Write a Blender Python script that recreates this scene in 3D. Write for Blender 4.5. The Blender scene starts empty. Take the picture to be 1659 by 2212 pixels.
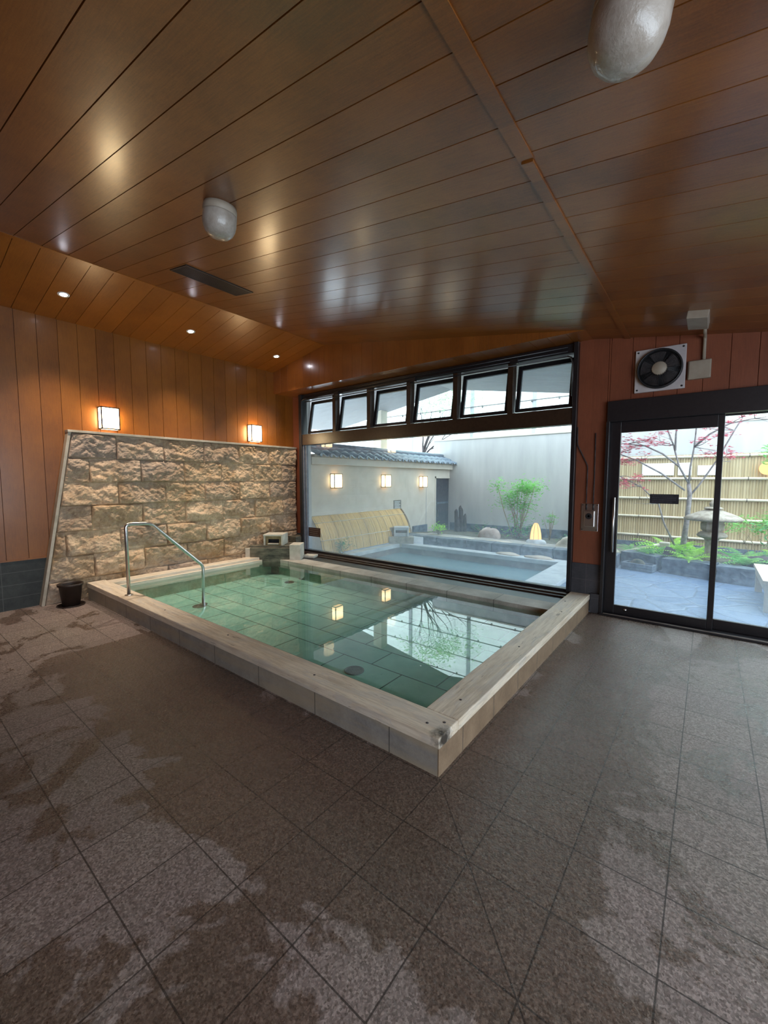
import bpy, bmesh, math, random
from mathutils import Vector, Matrix, noise
random.seed(7)
SC = bpy.context.scene
COL = SC.collection
PI = math.pi
R = math.radians

# ------------------------------------------------------------------ camera, world, lights, exposure
cam_d = bpy.data.cameras.new('camera')
cam = bpy.data.objects.new('camera', cam_d); COL.objects.link(cam)
cam_d.sensor_fit = 'HORIZONTAL'; cam_d.sensor_width = 36.0; cam_d.lens = 36.0 * 892.4 / 1659.0
cam_d.clip_start = 0.02; cam_d.clip_end = 200
fw = Vector((-.61555418, .78431545, -.07708649)); rt = Vector((.78665621, .61739129, 0))
rt.normalize(); fw.normalize(); up = rt.cross(fw)
m = Matrix((rt, up, -fw)).transposed().to_4x4(); m.translation = Vector((0, 0, 1.5))
cam.matrix_world = m
SC.camera = cam

world = bpy.data.worlds.new('overcast_sky'); SC.world = world; world.use_nodes = True
bg = world.node_tree.nodes['Background']
bg.inputs[0].default_value = (0.74, 0.87, 1.0, 1); bg.inputs[1].default_value = 3.15
SC.view_settings.view_transform = 'Standard'; SC.view_settings.look = 'None'
SC.view_settings.gamma = 1.0; SC.view_settings.use_curve_mapping = False
SC.view_settings.exposure = 1.2
SC.cycles.max_bounces = 10; SC.cycles.transparent_max_bounces = 24
SC.cycles.diffuse_bounces = 4; SC.cycles.glossy_bounces = 5
SC.cycles.caustics_reflective = False; SC.cycles.caustics_refractive = False
SC.cycles.sample_clamp_indirect = 6.0
SC.cycles.use_denoising = True

def portal(name, loc, rot, sx, sy):
    L = bpy.data.lights.new(name, 'AREA'); L.shape = 'RECTANGLE'; L.size = sx; L.size_y = sy
    o = bpy.data.objects.new(name, L); COL.objects.link(o); o.location = loc; o.rotation_euler = rot
    L.cycles.is_portal = True
    return o
portal('window_daylight', (-3.6, 5.3, 1.6), (R(-90), 0, 0), 4.8, 3.0)
portal('door_daylight', (0.9, 5.3, 1.1), (R(-90), 0, 0), 3.6, 2.3)
portal('added_opening_portal', (2.75, -.4, 1.36), (0, R(90), 0), 2.0, 6.4)  # portal for the opening added in the unseen right wall

# ------------------------------------------------------------------ helpers
def link(o):
    COL.objects.link(o); return o
def tag(o, label=None, cat=None, group=None, kind=None):
    if label: o['label'] = label
    if cat: o['category'] = cat
    if group: o['group'] = group
    if kind: o['kind'] = kind
    return o
def empty(name, loc=(0, 0, 0), rz=0.0, label=None, cat=None, group=None, kind=None):
    o = link(bpy.data.objects.new(name, None)); o.location = loc; o.rotation_euler = (0, 0, rz)
    o.empty_display_size = .05
    return tag(o, label, cat, group, kind)

class MB:
    def __init__(s): s.v = []; s.f = []; s.smooth = []
    def add(s, vs, fs, sm=False):
        b = len(s.v); s.v += [tuple(v) for v in vs]
        for f in fs: s.f.append(tuple(i + b for i in f)); s.smooth.append(sm)
        return s
    def box(s, x0, x1, y0, y1, z0, z1, M=None):
        vs = [Vector((x, y, z)) for x in (x0, x1) for y in (y0, y1) for z in (z0, z1)]
        if M is not None: vs = [M @ v for v in vs]
        return s.add(vs, [(0, 1, 3, 2), (4, 6, 7, 5), (0, 4, 5, 1), (2, 3, 7, 6), (0, 2, 6, 4), (1, 5, 7, 3)])
    def tube(s, pts, r, n=10, closed=False, cap=True, sm=True):
        pts = [Vector(p) for p in pts]; k = len(pts)
        rs = r if isinstance(r, (list, tuple)) else [r] * k
        ref = None; vs = []
        for i, p in enumerate(pts):
            if closed: d = pts[(i + 1) % k] - pts[i - 1]
            elif i == 0: d = pts[1] - p
            elif i == k - 1: d = p - pts[-2]
            else: d = (pts[i + 1] - p).normalized() + (p - pts[i - 1]).normalized()
            if d.length < 1e-9: d = Vector((0, 0, 1))
            d.normalize()
            if ref is None: ref = d.orthogonal().normalized()
            ref = (ref - d * ref.dot(d));
            if ref.length < 1e-6: ref = d.orthogonal()
            ref.normalize(); w = d.cross(ref)
            for j in range(n):
                a = 2 * PI * j / n
                vs.append(p + (ref * math.cos(a) + w * math.sin(a)) * rs[i])
        fs = []
        for i in range(k if closed else k - 1):
            a = i * n; b = ((i + 1) % k) * n
            for j in range(n): fs.append((a + j, a + (j + 1) % n, b + (j + 1) % n, b + j))
        if cap and not closed:
            fs.append(tuple(range(n))[::-1]); fs.append(tuple((k - 1) * n + j for j in range(n)))
        return s.add(vs, fs, sm)
    def lathe(s, prof, n=32, M=None, sx=1.0, sy=1.0, sm=True):
        vs = []; k = len(prof)
        for r, z in prof:
            for j in range(n):
                a = 2 * PI * j / n; v = Vector((r * math.cos(a) * sx, r * math.sin(a) * sy, z))
                vs.append(M @ v if M is not None else v)
        fs = []
        for i in range(k - 1):
            for j in range(n): fs.append((i * n + j, i * n + (j + 1) % n, (i + 1) * n + (j + 1) % n, (i + 1) * n + j))
        if prof[0][0] > 1e-6: fs.append(tuple(range(n))[::-1])
        if prof[-1][0] > 1e-6: fs.append(tuple((k - 1) * n + j for j in range(n)))
        return s.add(vs, fs, sm)
    def quad(s, a, b, c, d): return s.add([a, b, c, d], [(0, 1, 2, 3)])
    def prism(s, poly, z0, z1):
        n = len(poly)
        vs = [(x, y, z0) for x, y in poly] + [(x, y, z1) for x, y in poly]
        return s.add(vs, [tuple(range(n))[::-1], tuple(range(n, 2 * n))] + [(i, (i + 1) % n, n + (i + 1) % n, n + i) for i in range(n)])
    def rock(s, c, sx, sy, sz, seed=0, sub=3, rough=.25, flat=True):
        bm = bmesh.new(); bmesh.ops.create_icosphere(bm, subdivisions=sub, radius=1)
        vs = []
        for v in bm.verts:
            p = v.co.copy(); k = 1 + rough * noise.noise(p * 1.3 + Vector((seed * 7.1, seed * 3.3, 0))) + rough * .4 * noise.noise(p * 3.5 + Vector((seed, 0, 9)))
            p *= k
            if flat and p.z < -.35: p.z = -.35
            vs.append((c[0] + p.x * sx, c[1] + p.y * sy, c[2] + (p.z + (.35 if flat else 0)) * sz))
        fs = [tuple(v.index for v in f.verts) for f in bm.faces]; bm.free()
        return s.add(vs, fs, True)
    def build(s, name, mat, parent=None, bevel=0, kind=None):
        me = bpy.data.meshes.new(name); me.from_pydata(s.v, [], s.f); me.update()
        for p, sm in zip(me.polygons, s.smooth): p.use_smooth = sm
        bm = bmesh.new(); bm.from_mesh(me); bmesh.ops.recalc_face_normals(bm, faces=bm.faces); bm.to_mesh(me); bm.free()
        me.materials.append(mat)
        o = link(bpy.data.objects.new(name, me))
        if parent is not None: o.parent = parent
        if bevel:
            b = o.modifiers.new('bevel', 'BEVEL'); b.width = bevel; b.segments = 2; b.limit_method = 'ANGLE'
        if kind: o['kind'] = kind
        return o
def bx(name, x0, x1, y0, y1, z0, z1, mat, parent=None, bevel=0, kind=None):
    return MB().box(x0, x1, y0, y1, z0, z1).build(name, mat, parent, bevel, kind)
def copy_tree(o, parent=None):
    c = o.copy(); link(c); c.parent = parent
    for ch in [k for k in o.children]: copy_tree(ch, c)
    return c

# ------------------------------------------------------------------ materials
class NT:
    def __init__(s, name):
        s.m = bpy.data.materials.new(name); s.m.use_nodes = True; s.t = s.m.node_tree
        s.n = s.t.nodes; s.l = s.t.links; s.n.clear(); s.out = s.n.new('ShaderNodeOutputMaterial')
        s.tc = s.n.new('ShaderNodeTexCoord')
    def new(s, typ, **kw):
        n = s.n.new('ShaderNode' + typ)
        for k, v in kw.items(): setattr(n, k, v)
        return n
    def set(s, sock, v):
        if isinstance(v, bpy.types.NodeSocket): s.l.new(v, sock)
        elif isinstance(v, (tuple, list)) and len(v) == 3 and sock.type == 'RGBA': sock.default_value = (*v, 1)
        else: sock.default_value = v
    def math(s, op, a, b=0.0, c=0.0, clamp=False):
        n = s.new('Math', operation=op, use_clamp=clamp); s.set(n.inputs[0], a); s.set(n.inputs[1], b); s.set(n.inputs[2], c); return n.outputs[0]
    def mix(s, f, a, b, mode='MIX'):
        n = s.new('Mix', data_type='RGBA', blend_type=mode); s.set(n.inputs[0], f); s.set(n.inputs[6], a); s.set(n.inputs[7], b); return n.outputs[2]
    def mapv(s, scale=(1, 1, 1), loc=(0, 0, 0), rot=(0, 0, 0), src=None):
        n = s.new('Mapping'); s.l.new(src or s.tc.outputs['Object'], n.inputs[0]); n.inputs[1].default_value = loc; n.inputs[2].default_value = rot; n.inputs[3].default_value = scale; return n.outputs[0]
    def noise(s, vec, scale, detail=4, rough=.6, dist=0.0):
        n = s.new('TexNoise'); s.l.new(vec, n.inputs['Vector']); n.inputs['Scale'].default_value = scale; n.inputs['Detail'].default_value = detail
        n.inputs['Roughness'].default_value = rough; n.inputs['Distortion'].default_value = dist; return n.outputs['Fac']
    def vor(s, vec, scale, feature='F1', out='Distance', rnd=1.0):
        n = s.new('TexVoronoi', feature=feature); s.l.new(vec, n.inputs['Vector']); n.inputs['Scale'].default_value = scale
        n.inputs['Randomness'].default_value = rnd; return n.outputs[out]
    def ramp(s, fac, stops):
        n = s.new('ValToRGB'); s.l.new(fac, n.inputs[0]); e = n.color_ramp.elements
        while len(e) < len(stops): e.new(.5)
        for i, (p, c) in enumerate(stops):
            e[i].position = p; e[i].color = (*c, 1) if isinstance(c, (tuple, list)) else (c, c, c, 1)
        return n.outputs[0]
    def sep(s, vec=None):
        n = s.new('SeparateXYZ'); s.l.new(vec or s.tc.outputs['Object'], n.inputs[0]); return n.outputs
    def bump(s, h, strength=.3, dist=.01, nrm=None):
        n = s.new('Bump'); s.l.new(h, n.inputs['Height']); n.inputs['Strength'].default_value = strength; n.inputs['Distance'].default_value = dist
        if nrm is not None: s.l.new(nrm, n.inputs['Normal'])
        return n.outputs[0]
    def bsdf(s, color, rough=.5, metal=0.0, normal=None, spec=.5, coat=0.0, coat_rough=.1, trans=0.0):
        b = s.new('BsdfPrincipled'); s.set(b.inputs['Base Color'], color); s.set(b.inputs['Roughness'], rough); s.set(b.inputs['Metallic'], metal)
        s.set(b.inputs['Specular IOR Level'], spec); s.set(b.inputs['Coat Weight'], coat); b.inputs['Coat Roughness'].default_value = coat_rough
        s.set(b.inputs['Transmission Weight'], trans)
        if normal is not None: s.l.new(normal, b.inputs['Normal'])
        return b.outputs[0]
    def done(s, sh): s.l.new(sh, s.out.inputs[0]); return s.m

def simple(name, c1, c2=None, scale=12, rough=.6, bump=0.0, stretch=(1, 1, 1), metal=0.0, spec=.5, detail=5, bscale=None, lo=.35, hi=.65, bd=.01):
    t = NT(name); v = t.mapv(stretch)
    n = t.noise(v, scale, detail)
    col = t.ramp(n, [(lo, c1), (hi, c2 or c1)])
    nr = t.bump(t.noise(v, bscale or scale * 2, 6), bump, bd) if bump else None
    return t.done(t.bsdf(col, rough, metal, nr, spec))

def wood_panel(name, base, dark, axis, pitch, offset, rough=.28, coat=.3, coat_rough=.15):
    """veneered boards: fine grain running along the board, each board its own tone. axis = coordinate across the boards"""
    t = NT(name)
    st = [3, 3, 3]; st[axis] = 60
    if axis == 1: st = [4, 70, 4]
    g = t.noise(t.mapv(tuple(st)), 2.2, 6, .65)
    blot = t.noise(t.mapv((1, 1, 1)), 3.0, 4, .6)
    fine = t.noise(t.mapv((1, 1, 1)), 140, 3, .7)
    s = t.sep()[axis]
    cell = t.math('FLOOR', t.math('DIVIDE', t.math('SUBTRACT', s, offset), pitch))
    wn = t.new('TexWhiteNoise', noise_dimensions='1D'); t.l.new(cell, wn.inputs['W'])
    f = t.math('ADD', t.math('MULTIPLY', g, .5), t.math('MULTIPLY', blot, .5))
    f = t.math('ADD', f, t.math('MULTIPLY', t.math('SUBTRACT', wn.outputs[0], .5), .16))
    f = t.math('ADD', f, t.math('MULTIPLY', t.math('SUBTRACT', fine, .5), .35))
    c = t.ramp(f, [(.3, dark), (.7, base)])
    nr = t.bump(t.math('ADD', fine, g), .06, .004)
    return t.done(t.bsdf(c, rough, 0, nr, .5, coat, coat_rough))

def glass_mat(name, tint=(.97, .99, .98), ior=1.5, rough=0.0, film=0.0, fog=None, gmul=1.0):
    """clear pane: Fresnel reflection over straight transmission; film = pale scattering layer, fog thickens it low down"""
    t = NT(name)
    tr = t.new('BsdfTransparent'); t.set(tr.inputs[0], tint)
    gl = t.new('BsdfGlossy'); gl.inputs['Roughness'].default_value = rough
    fr = t.new('Fresnel'); ge = t.new('NewGeometry'); t.l.new(t.math('ADD', t.math('MULTIPLY', ge.outputs['Backfacing'], 1 / ior - ior), ior), fr.inputs[0])
    mx = t.new('MixShader'); t.l.new(t.math('MULTIPLY', fr.outputs[0], gmul, clamp=True), mx.inputs[0]); t.l.new(tr.outputs[0], mx.inputs[1]); t.l.new(gl.outputs[0], mx.inputs[2])
    sh = mx.outputs[0]
    if film or fog:
        d = t.new('BsdfTranslucent'); t.set(d.inputs[0], (.72, .86, 1.0))  # bluish layer: condensation, plus haze of outdoor steam painted into the pane
        d2 = t.new('BsdfDiffuse'); t.set(d2.inputs[0], (.8, .85, .9))
        dd = t.new('MixShader'); dd.inputs[0].default_value = .2; t.l.new(d.outputs[0], dd.inputs[1]); t.l.new(d2.outputs[0], dd.inputs[2])
        z = t.sep()[2]
        nz = t.noise(t.mapv((1, 1, 1)), 1.5, 3)
        if fog:
            mr = t.new('MapRange', clamp=True); t.l.new(z, mr.inputs[0]); mr.inputs[1].default_value = fog[0]; mr.inputs[2].default_value = fog[1]
            mr.inputs[3].default_value = fog[2]; mr.inputs[4].default_value = film
            f = mr.outputs[0]
            f = t.math('MULTIPLY', f, t.math('ADD', t.math('MULTIPLY', nz, .9), .55), clamp=True)
        else: f = film
        m2 = t.new('MixShader'); t.set(m2.inputs[0], f); t.l.new(sh, m2.inputs[1]); t.l.new(dd.outputs[0], m2.inputs[2]); sh = m2.outputs[0]
    return t.done(sh)

def emit(name, col, strength):
    t = NT(name); e = t.new('Emission'); t.set(e.inputs[0], col); e.inputs[1].default_value = strength
    return t.done(e.outputs[0])

M = {}
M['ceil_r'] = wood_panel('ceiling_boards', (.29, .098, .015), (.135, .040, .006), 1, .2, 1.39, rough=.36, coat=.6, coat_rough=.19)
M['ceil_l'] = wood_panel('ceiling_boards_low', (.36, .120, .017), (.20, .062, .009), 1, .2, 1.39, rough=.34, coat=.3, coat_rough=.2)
M['wall_y'] = wood_panel('wall_boards', (.32, .110, .014), (.18, .056, .007), 1, .2, 1.205, rough=.4, coat=.15)
M['wall_x'] = wood_panel('wall_boards_window_side', (.27, .082, .040), (.17, .050, .025), 0, .2, -6.27, rough=.4, coat=.2)
M['beam'] = wood_panel('beam_boards', (.31, .100, .020), (.19, .058, .011), 0, .2, -6.27, rough=.28, coat=.7)
M['black_alu'] = simple('dark_anodised_aluminium', (.012, .011, .013), (.018, .016, .018), 40, .32, 0, spec=.6)
M['brown_alu'] = simple('bronze_anodised_aluminium', (.030, .017, .011), (.045, .026, .016), 30, .3, spec=.6)
M['steel'] = simple('brushed_stainless_steel', (.60, .58, .56), (.60, .58, .55), 60, .28, .05, metal=1.0)
M['grey_strip'] = simple('grey_gasket', (.16, .17, .20), (.22, .23, .27), 20, .5)
M['glass'] = glass_mat('window_glass', film=.02)
M['glass_low'] = glass_mat('misted_window_glass', film=.02, fog=(.15, 1.4, .21))
M['glass_door'] = glass_mat('misted_door_glass', film=.02, fog=(.1, 1.0, .16))
M['frost'] = glass_mat('obscured_upper_glass', film=.17)
M['white_plastic'] = simple('aged_white_plastic', (.32, .26, .20), (.38, .32, .25), 8, .5)
M['fan_plate'] = simple('off_white_enamel', (.50, .45, .45), (.58, .53, .53), 8, .4)
M['black'] = simple('black_plastic', (.012, .012, .014), (.02, .02, .022), 20, .45)
M['bucket'] = simple('dark_brown_plastic', (.022, .013, .009), (.035, .02, .014), 10, .5)
M['cream_trim'] = simple('cream_stone_trim', (.42, .36, .27), (.55, .48, .38), 9, .6, .1)

# floor: square granite tiles, speckled, wet and dry patches
def floor_mat():
    t = NT('granite_floor_tiles'); s = t.sep(); obj = t.tc.outputs['Object']
    def cell(c, off, p):
        q = t.math('DIVIDE', t.math('SUBTRACT', c, off), p); fr = t.math('FRACT', q)
        d = t.math('MULTIPLY', t.math('MINIMUM', fr, t.math('SUBTRACT', 1.0, fr)), p)
        return t.math('FLOOR', q), d
    cx, dx = cell(s[0], -.052, .3125); cy, dy = cell(s[1], 1.09, .3110)
    d = t.math('MINIMUM', dx, dy)
    # mitre line from the pool corner
    dg = t.math('ABSOLUTE', t.math('MULTIPLY', t.math('SUBTRACT', t.math('ADD', s[0], s[1]), .722), .7071))
    okx = t.math('MULTIPLY', t.math('GREATER_THAN', s[0], -1.0), t.math('LESS_THAN', s[0], .6))
    dg = t.math('ADD', dg, t.math('MULTIPLY', t.math('SUBTRACT', 1.0, okx), 5.0))
    d = t.math('MINIMUM', d, dg)
    wob = t.math('MULTIPLY', t.math('SUBTRACT', t.noise(obj, 30, 3), .5), .0016)
    line = t.math('LESS_THAN', t.math('ADD', d, wob), .0028)
    cv = t.new('CombineXYZ'); t.l.new(cx, cv.inputs[0]); t.l.new(cy, cv.inputs[1])
    wn = t.new('TexWhiteNoise', noise_dimensions='2D'); t.l.new(cv.outputs[0], wn.inputs['Vector'])
    sp = t.noise(obj, 120, 5, .75); sp2 = t.noise(obj, 48, 5, .7)
    v = t.vor(obj, 150, out='Color'); vs = t.new('SeparateColor'); t.l.new(v, vs.inputs[0])
    grain = t.math('ADD', t.math('MULTIPLY', sp, .35), t.math('ADD', t.math('MULTIPLY', sp2, .35), t.math('MULTIPLY', vs.outputs[0], .30)))
    dry = t.ramp(grain, [(.26, (.10, .082, .072)), (.5, (.255, .22, .20)), (.74, (.48, .42, .38))])
    pink = t.ramp(t.noise(obj, 1.1, 3), [(.35, (1.0, .96, .90)), (.65, (1.04, .93, .93))])
    dry = t.mix(1.0, dry, pink, 'MULTIPLY')
    dry = t.mix(t.math('MULTIPLY', wn.outputs[0], .22), dry, (.10, .085, .075))
    wet = t.mix(1.0, dry, (.56, .50, .44), 'MULTIPLY')
    # wet mask: puddled towards the pool edges plus broken patches
    n1 = t.math('ADD', t.math('MULTIPLY', t.noise(obj, 1.7, 8, .62, .6), .85), t.math('MULTIPLY', t.noise(obj, 14, 6, .7), .15))
    ey = t.math('ABSOLUTE', t.math('SUBTRACT', s[1], 1.35)); ex = t.math('ABSOLUTE', t.math('SUBTRACT', s[0], -.62))
    near = t.math('MAXIMUM',
        t.math('MULTIPLY', t.math('SUBTRACT', 1.0, t.math('DIVIDE', ey, .55), clamp=True), t.math('MULTIPLY', t.math('LESS_THAN', s[0], -.35), t.math('GREATER_THAN', s[0], -4.3))),
        t.math('MULTIPLY', t.math('SUBTRACT', 1.0, t.math('DIVIDE', ex, .50), clamp=True), t.math('GREATER_THAN', s[1], 1.0)))
    wm = t.math('ADD', n1, t.math('MULTIPLY', near, .34))
    mask = t.ramp(wm, [(.525, 0.0), (.550, 1.0)])
    c = t.mix(mask, dry, wet)
    c = t.mix(t.math('MULTIPLY', line, .8), c, (.030, .024, .020))
    flecks = t.math('GREATER_THAN', t.noise(obj, 42, 2), .80)
    c = t.mix(t.math('MULTIPLY', flecks, .5), c, (.42, .34, .28))
    ro = t.mix(mask, (.50,) * 3, t.ramp(t.noise(obj, 60, 3), [(.35, .16), (.65, .42)]))
    h = t.math('SUBTRACT', t.math('ADD', t.math('MULTIPLY', sp2, .6), t.math('MULTIPLY', t.noise(obj, 14, 4), .8)), t.math('MULTIPLY', line, 1.2))
    return t.done(t.bsdf(c, ro, 0, t.bump(h, .50, .012), .5))
M['floor'] = floor_mat()

def wood_old(name, axis, rot_spot=None):
    t = NT(name); st = [14, 14, 14]; st[axis] = .9
    v = t.mapv(tuple(st)); g = t.noise(v, 1.6, 8, .7, .9); g2 = t.noise(t.mapv(tuple(x * 3 for x in st)), 2.2, 5, .7, .3)
    c = t.ramp(t.math('ADD', t.math('MULTIPLY', g, .6), t.math('MULTIPLY', g2, .4)), [(.28, (.24, .17, .11)), (.40, (.60, .49, .36)), (.55, (.82, .71, .56)), (.75, (.92, .83, .70))])
    st2 = [5, 5, 5]; st2[axis] = 1.1
    patch = t.ramp(t.noise(t.mapv(tuple(st2)), 2.1, 7, .65, .8), [(.50, 0.0), (.56, 1.0)])
    c = t.mix(t.math('MULTIPLY', patch, .42), c, (.58, .54, .49))
    warm = t.ramp(t.noise(t.mapv((1, 1, 1)), 1.6, 3), [(.5, 0.0), (.7, 1.0)])
    c = t.mix(t.math('MULTIPLY', warm, .30), c, (.40, .25, .12))
    crack = t.ramp(t.noise(v, 3.5, 3, .5, 1.5), [(.66, 0.0), (.70, 1.0)])
    c = t.mix(t.math('MULTIPLY', crack, .55), c, (.12, .08, .05))
    if rot_spot:
        vm = t.new('VectorMath', operation='DISTANCE'); t.l.new(t.tc.outputs['Object'], vm.inputs[0]); vm.inputs[1].default_value = rot_spot
        dd = t.math('ADD', vm.outputs['Value'], t.math('MULTIPLY', t.math('SUBTRACT', t.noise(t.mapv((1, 1, 1)), 30, 5), .5), .12))
        c = t.mix(t.ramp(dd, [(.025, .95), (.085, 0.0)]), c, (.018, .012, .008))
    return t.done(t.bsdf(c, .55, 0, t.bump(t.math('ADD', g, patch), .25, .004), .4))
M['wood_x'] = wood_old('weathered_timber_along_x', 0, (-1.0, 1.775, .182))
M['wood_y'] = wood_old('weathered_timber_along_y', 1)

def stone_slab(name, a, b, joint_axis=0, pitch=.6, off=0.0, rough=.6, jw=.004, scale=7, jc=(.05, .045, .04), row=None):
    t = NT(name); o = t.tc.outputs['Object']; s = t.sep()
    def dist(c, off, p):
        fr = t.math('FRACT', t.math('DIVIDE', t.math('SUBTRACT', c, off), p))
        return t.math('MULTIPLY', t.math('MINIMUM', fr, t.math('SUBTRACT', 1.0, fr)), p)
    n = t.noise(o, scale, 7, .65); sp = t.noise(o, 90, 3)
    c = t.ramp(t.math('ADD', t.math('MULTIPLY', n, .8), t.math('MULTIPLY', sp, .2)), [(.32, a), (.68, b)])
    d = dist(s[joint_axis], off, pitch)
    if row: d = t.math('MINIMUM', d, dist(s[row[0]], row[1], row[2]))
    ln = t.math('LESS_THAN', d, jw)
    if name.startswith('blue_grey'):
        scale_ = t.ramp(t.noise(t.mapv((.35, 1, 2.5)), 2.2, 5, .6, .4), [(.42, 0.0), (.62, 1.0)])
        c = t.mix(t.math('MULTIPLY', scale_, .7), c, (.42, .33, .22))
    c = t.mix(t.math('MULTIPLY', ln, .75), c, jc)
    return t.done(t.bsdf(c, rough, 0, t.bump(t.math('SUBTRACT', t.math('ADD', n, sp), ln), .25, .006), .45))
M['curb_front'] = stone_slab('blue_grey_tuff_curb', (.20, .185, .17), (.38, .355, .32), 0, .6, -1.32)
M['curb_side'] = stone_slab('tan_tuff_curb', (.17, .11, .065), (.31, .21, .13), 1, .42, 1.99)
M['coping_stone'] = stone_slab('pale_grey_stone_slab', (.28, .26, .22), (.66, .63, .56), 0, .6, -1.85, scale=2.5)
M['base_tile_y'] = stone_slab('dark_slate_base_along_y', (.018, .020, .018), (.048, .052, .046), 1, .6, .35, jc=(.10, .10, .09), row=(2, .0, .145), jw=.003)
M['base_tile_x'] = stone_slab('dark_slate_base_along_x', (.030, .030, .036), (.070, .066, .072), 0, .3, -1.06, jc=(.10, .09, .09), row=(2, -.02, .19), jw=.003)

def pool_floor_mat():
    t = NT('green_tuff_pool_tiles'); o = t.tc.outputs['Object']
    br = t.new('TexBrick', offset=.5, offset_frequency=2, squash=1.0)
    t.l.new(t.mapv((1, 1, 1), (1.6 + .655 * 5, -2.395 + 6, 0)), br.inputs['Vector'])
    br.inputs['Scale'].default_value = 1.0; br.inputs['Brick Width'].default_value = .655; br.inputs['Row Height'].default_value = .30
    br.inputs['Mortar Size'].default_value = .006; br.inputs['Mortar Smooth'].default_value = .1; br.inputs['Bias'].default_value = 0
    t.set(br.inputs['Color1'], (.33, .60, .53)); t.set(br.inputs['Color2'], (.41, .68, .58)); t.set(br.inputs['Mortar'], (.05, .11, .09))
    n = t.noise(o, 5, 6); blk = t.ramp(t.noise(o, 24, 4, .7), [(.66, 0.0), (.72, 1.0)])
    c = t.mix(1.0, br.outputs['Color'], t.ramp(n, [(.3, (.78, .82, .8)), (.7, (1.12, 1.06, 1.0))]), 'MULTIPLY')
    c = t.mix(t.math('MULTIPLY', blk, .55), c, (.05, .11, .09))
    return t.done(t.bsdf(c, .7, 0, None, .2))
M['pool_floor'] = pool_floor_mat()
M['pool_wall'] = simple('green_tuff_pool_wall', (.16, .30, .20), (.32, .50, .36), 6, .7, .2)
M['water'] = glass_mat('hot_spring_water', tint=(.86, .985, .965), ior=1.36, gmul=1.6)

def rough_stone():
    t = NT('split_face_stone'); o = t.tc.outputs['Object']
    n = t.noise(o, 3.2, 9, .68, .3); n2 = t.noise(o, 22, 6, .7)
    f = t.math('ADD', t.math('MULTIPLY', n, .6), t.math('MULTIPLY', n2, .4))
    c = t.ramp(f, [(.30, (.16, .11, .07)), (.45, (.40, .30, .20)), (.60, (.60, .47, .33)), (.75, (.74, .62, .46))])
    rust = t.ramp(t.noise(o, 1.7, 4, .6, .5), [(.54, 0.0), (.66, 1.0)])
    c = t.mix(t.math('MULTIPLY', rust, .45), c, (.30, .18, .07))
    s = t.sep(); row = t.math('FLOOR', t.math('DIVIDE', s[2], .2976)); odd = t.math('MODULO', row, 2.0)
    colm = t.math('FLOOR', t.math('DIVIDE', t.math('SUBTRACT', s[1], t.math('SUBTRACT', 2.149, t.math('MULTIPLY', odd, .314))), .602))
    cv = t.new('CombineXYZ'); t.l.new(row, cv.inputs[0]); t.l.new(colm, cv.inputs[1]); wn = t.new('TexWhiteNoise', noise_dimensions='2D'); t.l.new(cv.outputs[0], wn.inputs['Vector'])
    tone = t.ramp(wn.outputs[0], [(0.0, (.86, .80, .80)), (.4, (1.0, .93, .89)), (.7, (1.05, .95, .82)), (1.0, (1.22, 1.14, 1.08))])
    c = t.mix(1.0, c, tone, 'MULTIPLY')
    gz = t.ramp(t.noise(t.mapv((1, 1, 1), (3, 3, 3)), 1.4, 3), [(.5, 0.0), (.65, 1.0)])
    c = t.mix(t.math('MULTIPLY', gz, .4), c, (.27, .25, .24))
    return t.done(t.bsdf(c, .85, 0, t.bump(t.math('ADD', n2, t.noise(o, 70, 4)), .5, .008), .3))
M['split'] = rough_stone()
M['white_stone'] = simple('pale_worn_stone', (.50, .46, .38), (.68, .64, .55), 7, .6, .15)
M['dark_stone'] = simple('dark_stained_stone', (.035, .035, .027), (.20, .18, .13), 5, .5, .25, stretch=(1, 1, 3))
M['ochre_stone'] = simple('ochre_stained_stone', (.20, .14, .06), (.36, .28, .15), 9, .6, .1)

def washi(name, strength, col=(1.0, .62, .25)):
    """lit paper / acrylic shade: glowing, slightly hotter in the middle like a lamp behind paper"""
    t = NT(name); e = t.new('Emission')
    z = t.math('ABSOLUTE', t.math('MULTIPLY', t.sep()[2], 7.0))
    f = t.math('SUBTRACT', 1.0, t.math('MULTIPLY', t.math('POWER', z, 2.0), .55), clamp=True)
    t.set(e.inputs[0], t.mix(f, (col[0], col[1] * .78, col[2] * .6), (1.0, .78, .45)))
    t.l.new(t.math('MULTIPLY', f, strength), e.inputs[1]); return t.done(e.outputs[0])
M['lamp_in'] = washi('warm_lit_shade', 12.0)
M['lamp_out'] = washi('warm_lit_outdoor_shade', 3.6)
M['lamp_garden'] = emit('lit_paper_lantern', (1.0, .56, .22), .95)
M['led'] = emit('cool_downlight_lens', (.92, .90, 1.0), 30.0)

# outdoor materials
M['plaster'] = simple('pale_plaster_wall', (.40, .395, .39), (.50, .495, .48), 2.2, .85, .05, stretch=(2.2, 1, .35), lo=.25, hi=.75)
M['plaster_white'] = simple('off_white_plaster', (.52, .47, .40), (.58, .53, .46), 4, .8, .04)
def kawara():
    t = NT('grey_roof_tile'); o = t.tc.outputs['Object']
    c = t.ramp(t.noise(o, 7, 5), [(.3, (.10, .13, .17)), (.7, (.22, .27, .33))])
    return t.done(t.bsdf(c, .35, 0, t.bump(t.noise(o, 30, 4), .1, .005), .6))
M['kawara'] = kawara()
M['soffit'] = simple('pale_soffit_boards', (.16, .15, .14), (.24, .23, .215), 3, .7, 0, stretch=(1, 12, 1))
M['cream_post'] = simple('cream_painted_post', (.62, .54, .40), (.70, .62, .48), 4, .6)
M['slate_out'] = simple('blue_grey_outdoor_stone', (.05, .065, .09), (.15, .185, .23), 7, .5, .4)
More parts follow.
